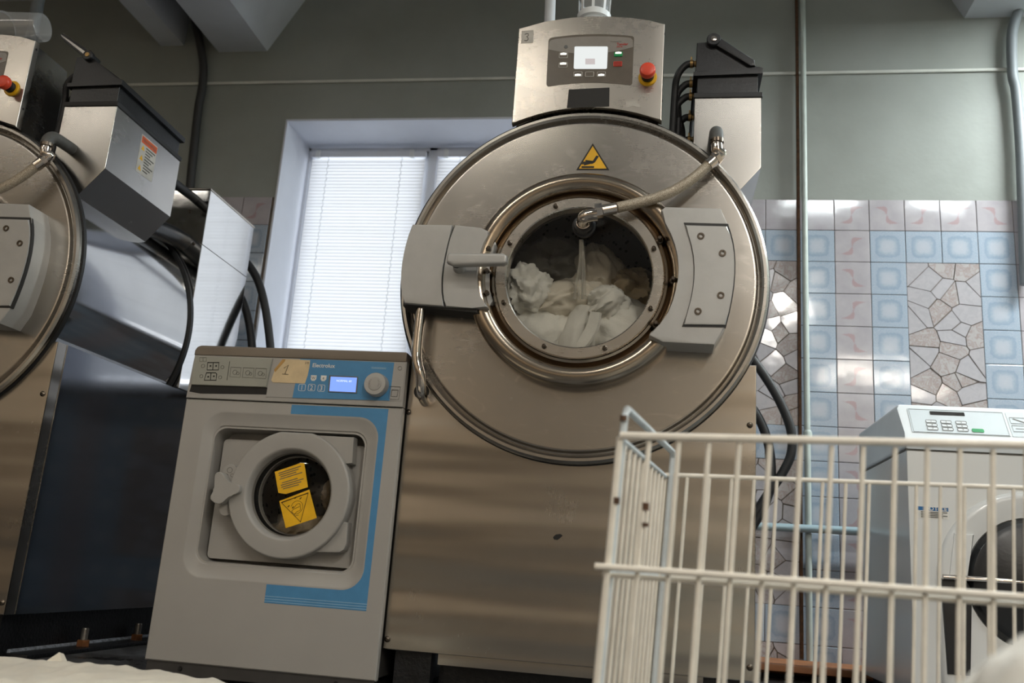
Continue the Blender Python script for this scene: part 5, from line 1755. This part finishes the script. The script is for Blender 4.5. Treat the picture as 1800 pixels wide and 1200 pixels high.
tw = heap('bath_towel', [(-1.62, 0.05), (-1.45, 0.068), (-1.28, 0.080), (-1.17, 0.082), (-1.02, 0.086), (-0.86, 0.078), (-0.76, 0.072), (-0.66, 0.076), (-0.635, 0.05)], 1.35, 1.84, 'terry_cream', 'white towel spread on the floor in front of the small washer', 4.2, 0.010, 16)
# its lifted corner and its rolled end
ca, cb_, cc_ = at(60, 1166, 1.80), at(104, 1146, 1.80), at(121, 1168, 1.80)
cf = MB()
cf.loft([[ca + Vector((0, -0.05, -0.03)), cb_ + Vector((0, 0, 0)), cc_ + Vector((0, 0.0, -0.02))], [ca + Vector((0, -0.035, -0.035)), cb_ + Vector((0.002, 0.014, -0.004)), cc_ + Vector((0.004, 0.014, -0.02))]], True, True)
cf.build('lifted_corner', M['terry_cream'], tw)
re_ = at(548, 1197, 1.80)
sp_ = MB()
pts2 = [(0.034 * math.exp(-0.12 * a) * math.cos(a), 0.034 * math.exp(-0.12 * a) * math.sin(a)) for a in [k_ * 0.35 for k_ in range(36)]]
L = []
for yy_ in (1.60, 1.83):
    L.append([(re_.x - 0.005 + a, yy_, 0.040 + b) for a, b in pts2] + [(re_.x - 0.005 + a * 0.84, yy_, 0.040 + b * 0.84) for a, b in pts2[::-1]])
sp_.loft(L, True, True)
sp_.build('rolled_end', M['terry_cream'], tw)

bd = cloth('laundry_bundle', (0.283, 0.66, 0.150), (0.105, 0.15, 0.150), 31, 'terry_white', 'blurred white towel bundle close to the camera at lower right', 0.010, 22, 0.10, flat=0.004)
bd['category'] = 'towel'

# ------------------------------------------------------------------ lamps, daylight
def lamp(x, y, z, length, power, col, label, along='x'):
    o = empty('ceiling_lamp', (x, y, CEIL), label, 'lamp', 'fluorescent ceiling lamps')
    hx, hy = (length / 2, 0.075) if along == 'x' else (0.075, length / 2)
    MB().box(x - hx, x + hx, y - hy, y + hy, z + 0.03, z + 0.085, 0.006).build('housing', M['white_lamp'], o)
    for d in (-0.035, 0.035):
        h = length / 2 - 0.03
        a, b = ((x - h, y + d, z + 0.012), (x + h, y + d, z + 0.012)) if along == 'x' else ((x + d, y - h, z + 0.012), (x + d, y + h, z + 0.012))
        MB().tube([a, b], 0.013, 12).build('tube', M['tube'], o)
    for q in (-0.35, 0.35):
        px, py = (x + q * length, y) if along == 'x' else (x, y + q * length)
        MB().rod((px, py, z + 0.08), (px, py, CEIL), 0.006, 8).build('hanger', M['conduit'], o)
    L = bpy.data.lights.new('tube_light', 'AREA')
    L.shape = 'RECTANGLE'
    L.size, L.size_y = (length * 0.96, 0.11) if along == 'x' else (0.11, length * 0.96)
    L.energy = power
    L.color = col
    lo = bpy.data.objects.new('tube_light', L)
    COL.objects.link(lo)
    lo.location = (x, y, z - 0.006)
    return o
LZ = 2.60 + H
lamp(1.40, 1.73, LZ, 1.25, 30, (0.92, 1.0, 1.0), 'fluorescent ceiling lamp over the wire basket')
lamp(2.45, 3.22, LZ, 1.2, 116, (0.92, 1.0, 1.0), 'added unseen lamp in the far right corner, brightening the right of the tiled wall')  # added out of view to make the right wall brighter than the left
lamp(-1.30, 0.0, LZ, 1.25, 15, (1.0, 0.93, 0.82), 'fluorescent ceiling lamp above the camera, left of the pair')
lamp(0.74, 0.0, LZ, 1.25, 5, (1.0, 0.97, 0.90), 'fluorescent ceiling lamp above the camera, right of the pair')
lamp(-3.72, 0.0, LZ, 1.25, 6, (1.0, 0.92, 0.80), 'fluorescent ceiling lamp near the left wall of the room')
lamp(-2.6, -1.15, LZ, 1.25, 6, (1.0, 0.88, 0.72), 'fluorescent ceiling lamp far to the left behind the camera')
lamp(1.28, -1.25, LZ, 1.25, 84, (1.0, 0.95, 0.87), 'fluorescent ceiling lamp behind the camera, turned lengthwise to the machines', 'y')
lamp(2.5, -3.4, LZ, 1.25, 78, (1.0, 0.92, 0.80), 'added unseen lamp brightening the wall behind the camera, right end')  # added to brighten the rear wall mirrored in the steel fronts
lamp(-3.4, -3.4, LZ, 1.25, 32, (1.0, 0.88, 0.72), 'added unseen lamp brightening the wall behind the camera, left end')  # weaker added partner, lifts the left half of the mirrored rear wall

w = bpy.data.worlds.new('world')
SC.world = w
w.use_nodes = True
nt = w.node_tree
nt.nodes.clear()
wo = nt.nodes.new('ShaderNodeOutputWorld')
bg = nt.nodes.new('ShaderNodeBackground')
sky = nt.nodes.new('ShaderNodeTexSky')
sky.sky_type = 'HOSEK_WILKIE'
sky.turbidity = 8
sky.ground_albedo = 0.4
sky.sun_direction = Vector((0.3, -0.5, 0.8)).normalized()
mixn = nt.nodes.new('ShaderNodeMix')
mixn.data_type = 'RGBA'
mixn.inputs[0].default_value = 0.85
mixn.inputs[7].default_value = (0.95, 0.97, 1.0, 1)
nt.links.new(sky.outputs[0], mixn.inputs[6])
nt.links.new(mixn.outputs[2], bg.inputs['Color'])
bg.inputs['Strength'].default_value = 3.9
nt.links.new(bg.outputs[0], wo.inputs['Surface'])
pl_ = bpy.data.lights.new('window_portal', 'AREA')
pl_.shape = 'RECTANGLE'
pl_.size, pl_.size_y = WX1 - WX0, WZ1 - WZ0
pl_.cycles.is_portal = True
po = bpy.data.objects.new('window_portal', pl_)
COL.objects.link(po)
po.location = ((WX0 + WX1) / 2, YW + 0.41, (WZ0 + WZ1) / 2)
po.rotation_euler = (-math.pi / 2, 0, 0)

SC.view_settings.view_transform = 'Standard'
SC.view_settings.look = 'None'
SC.view_settings.exposure = 0.0
SC.view_settings.gamma = 1
SC.view_settings.use_curve_mapping = False
try:
    SC.cycles.use_denoising = True
    SC.cycles.max_bounces = 10
    SC.cycles.transparent_max_bounces = 12
    SC.cycles.sample_clamp_indirect = 6.0
    SC.cycles.caustics_reflective = True
except Exception:
    pass
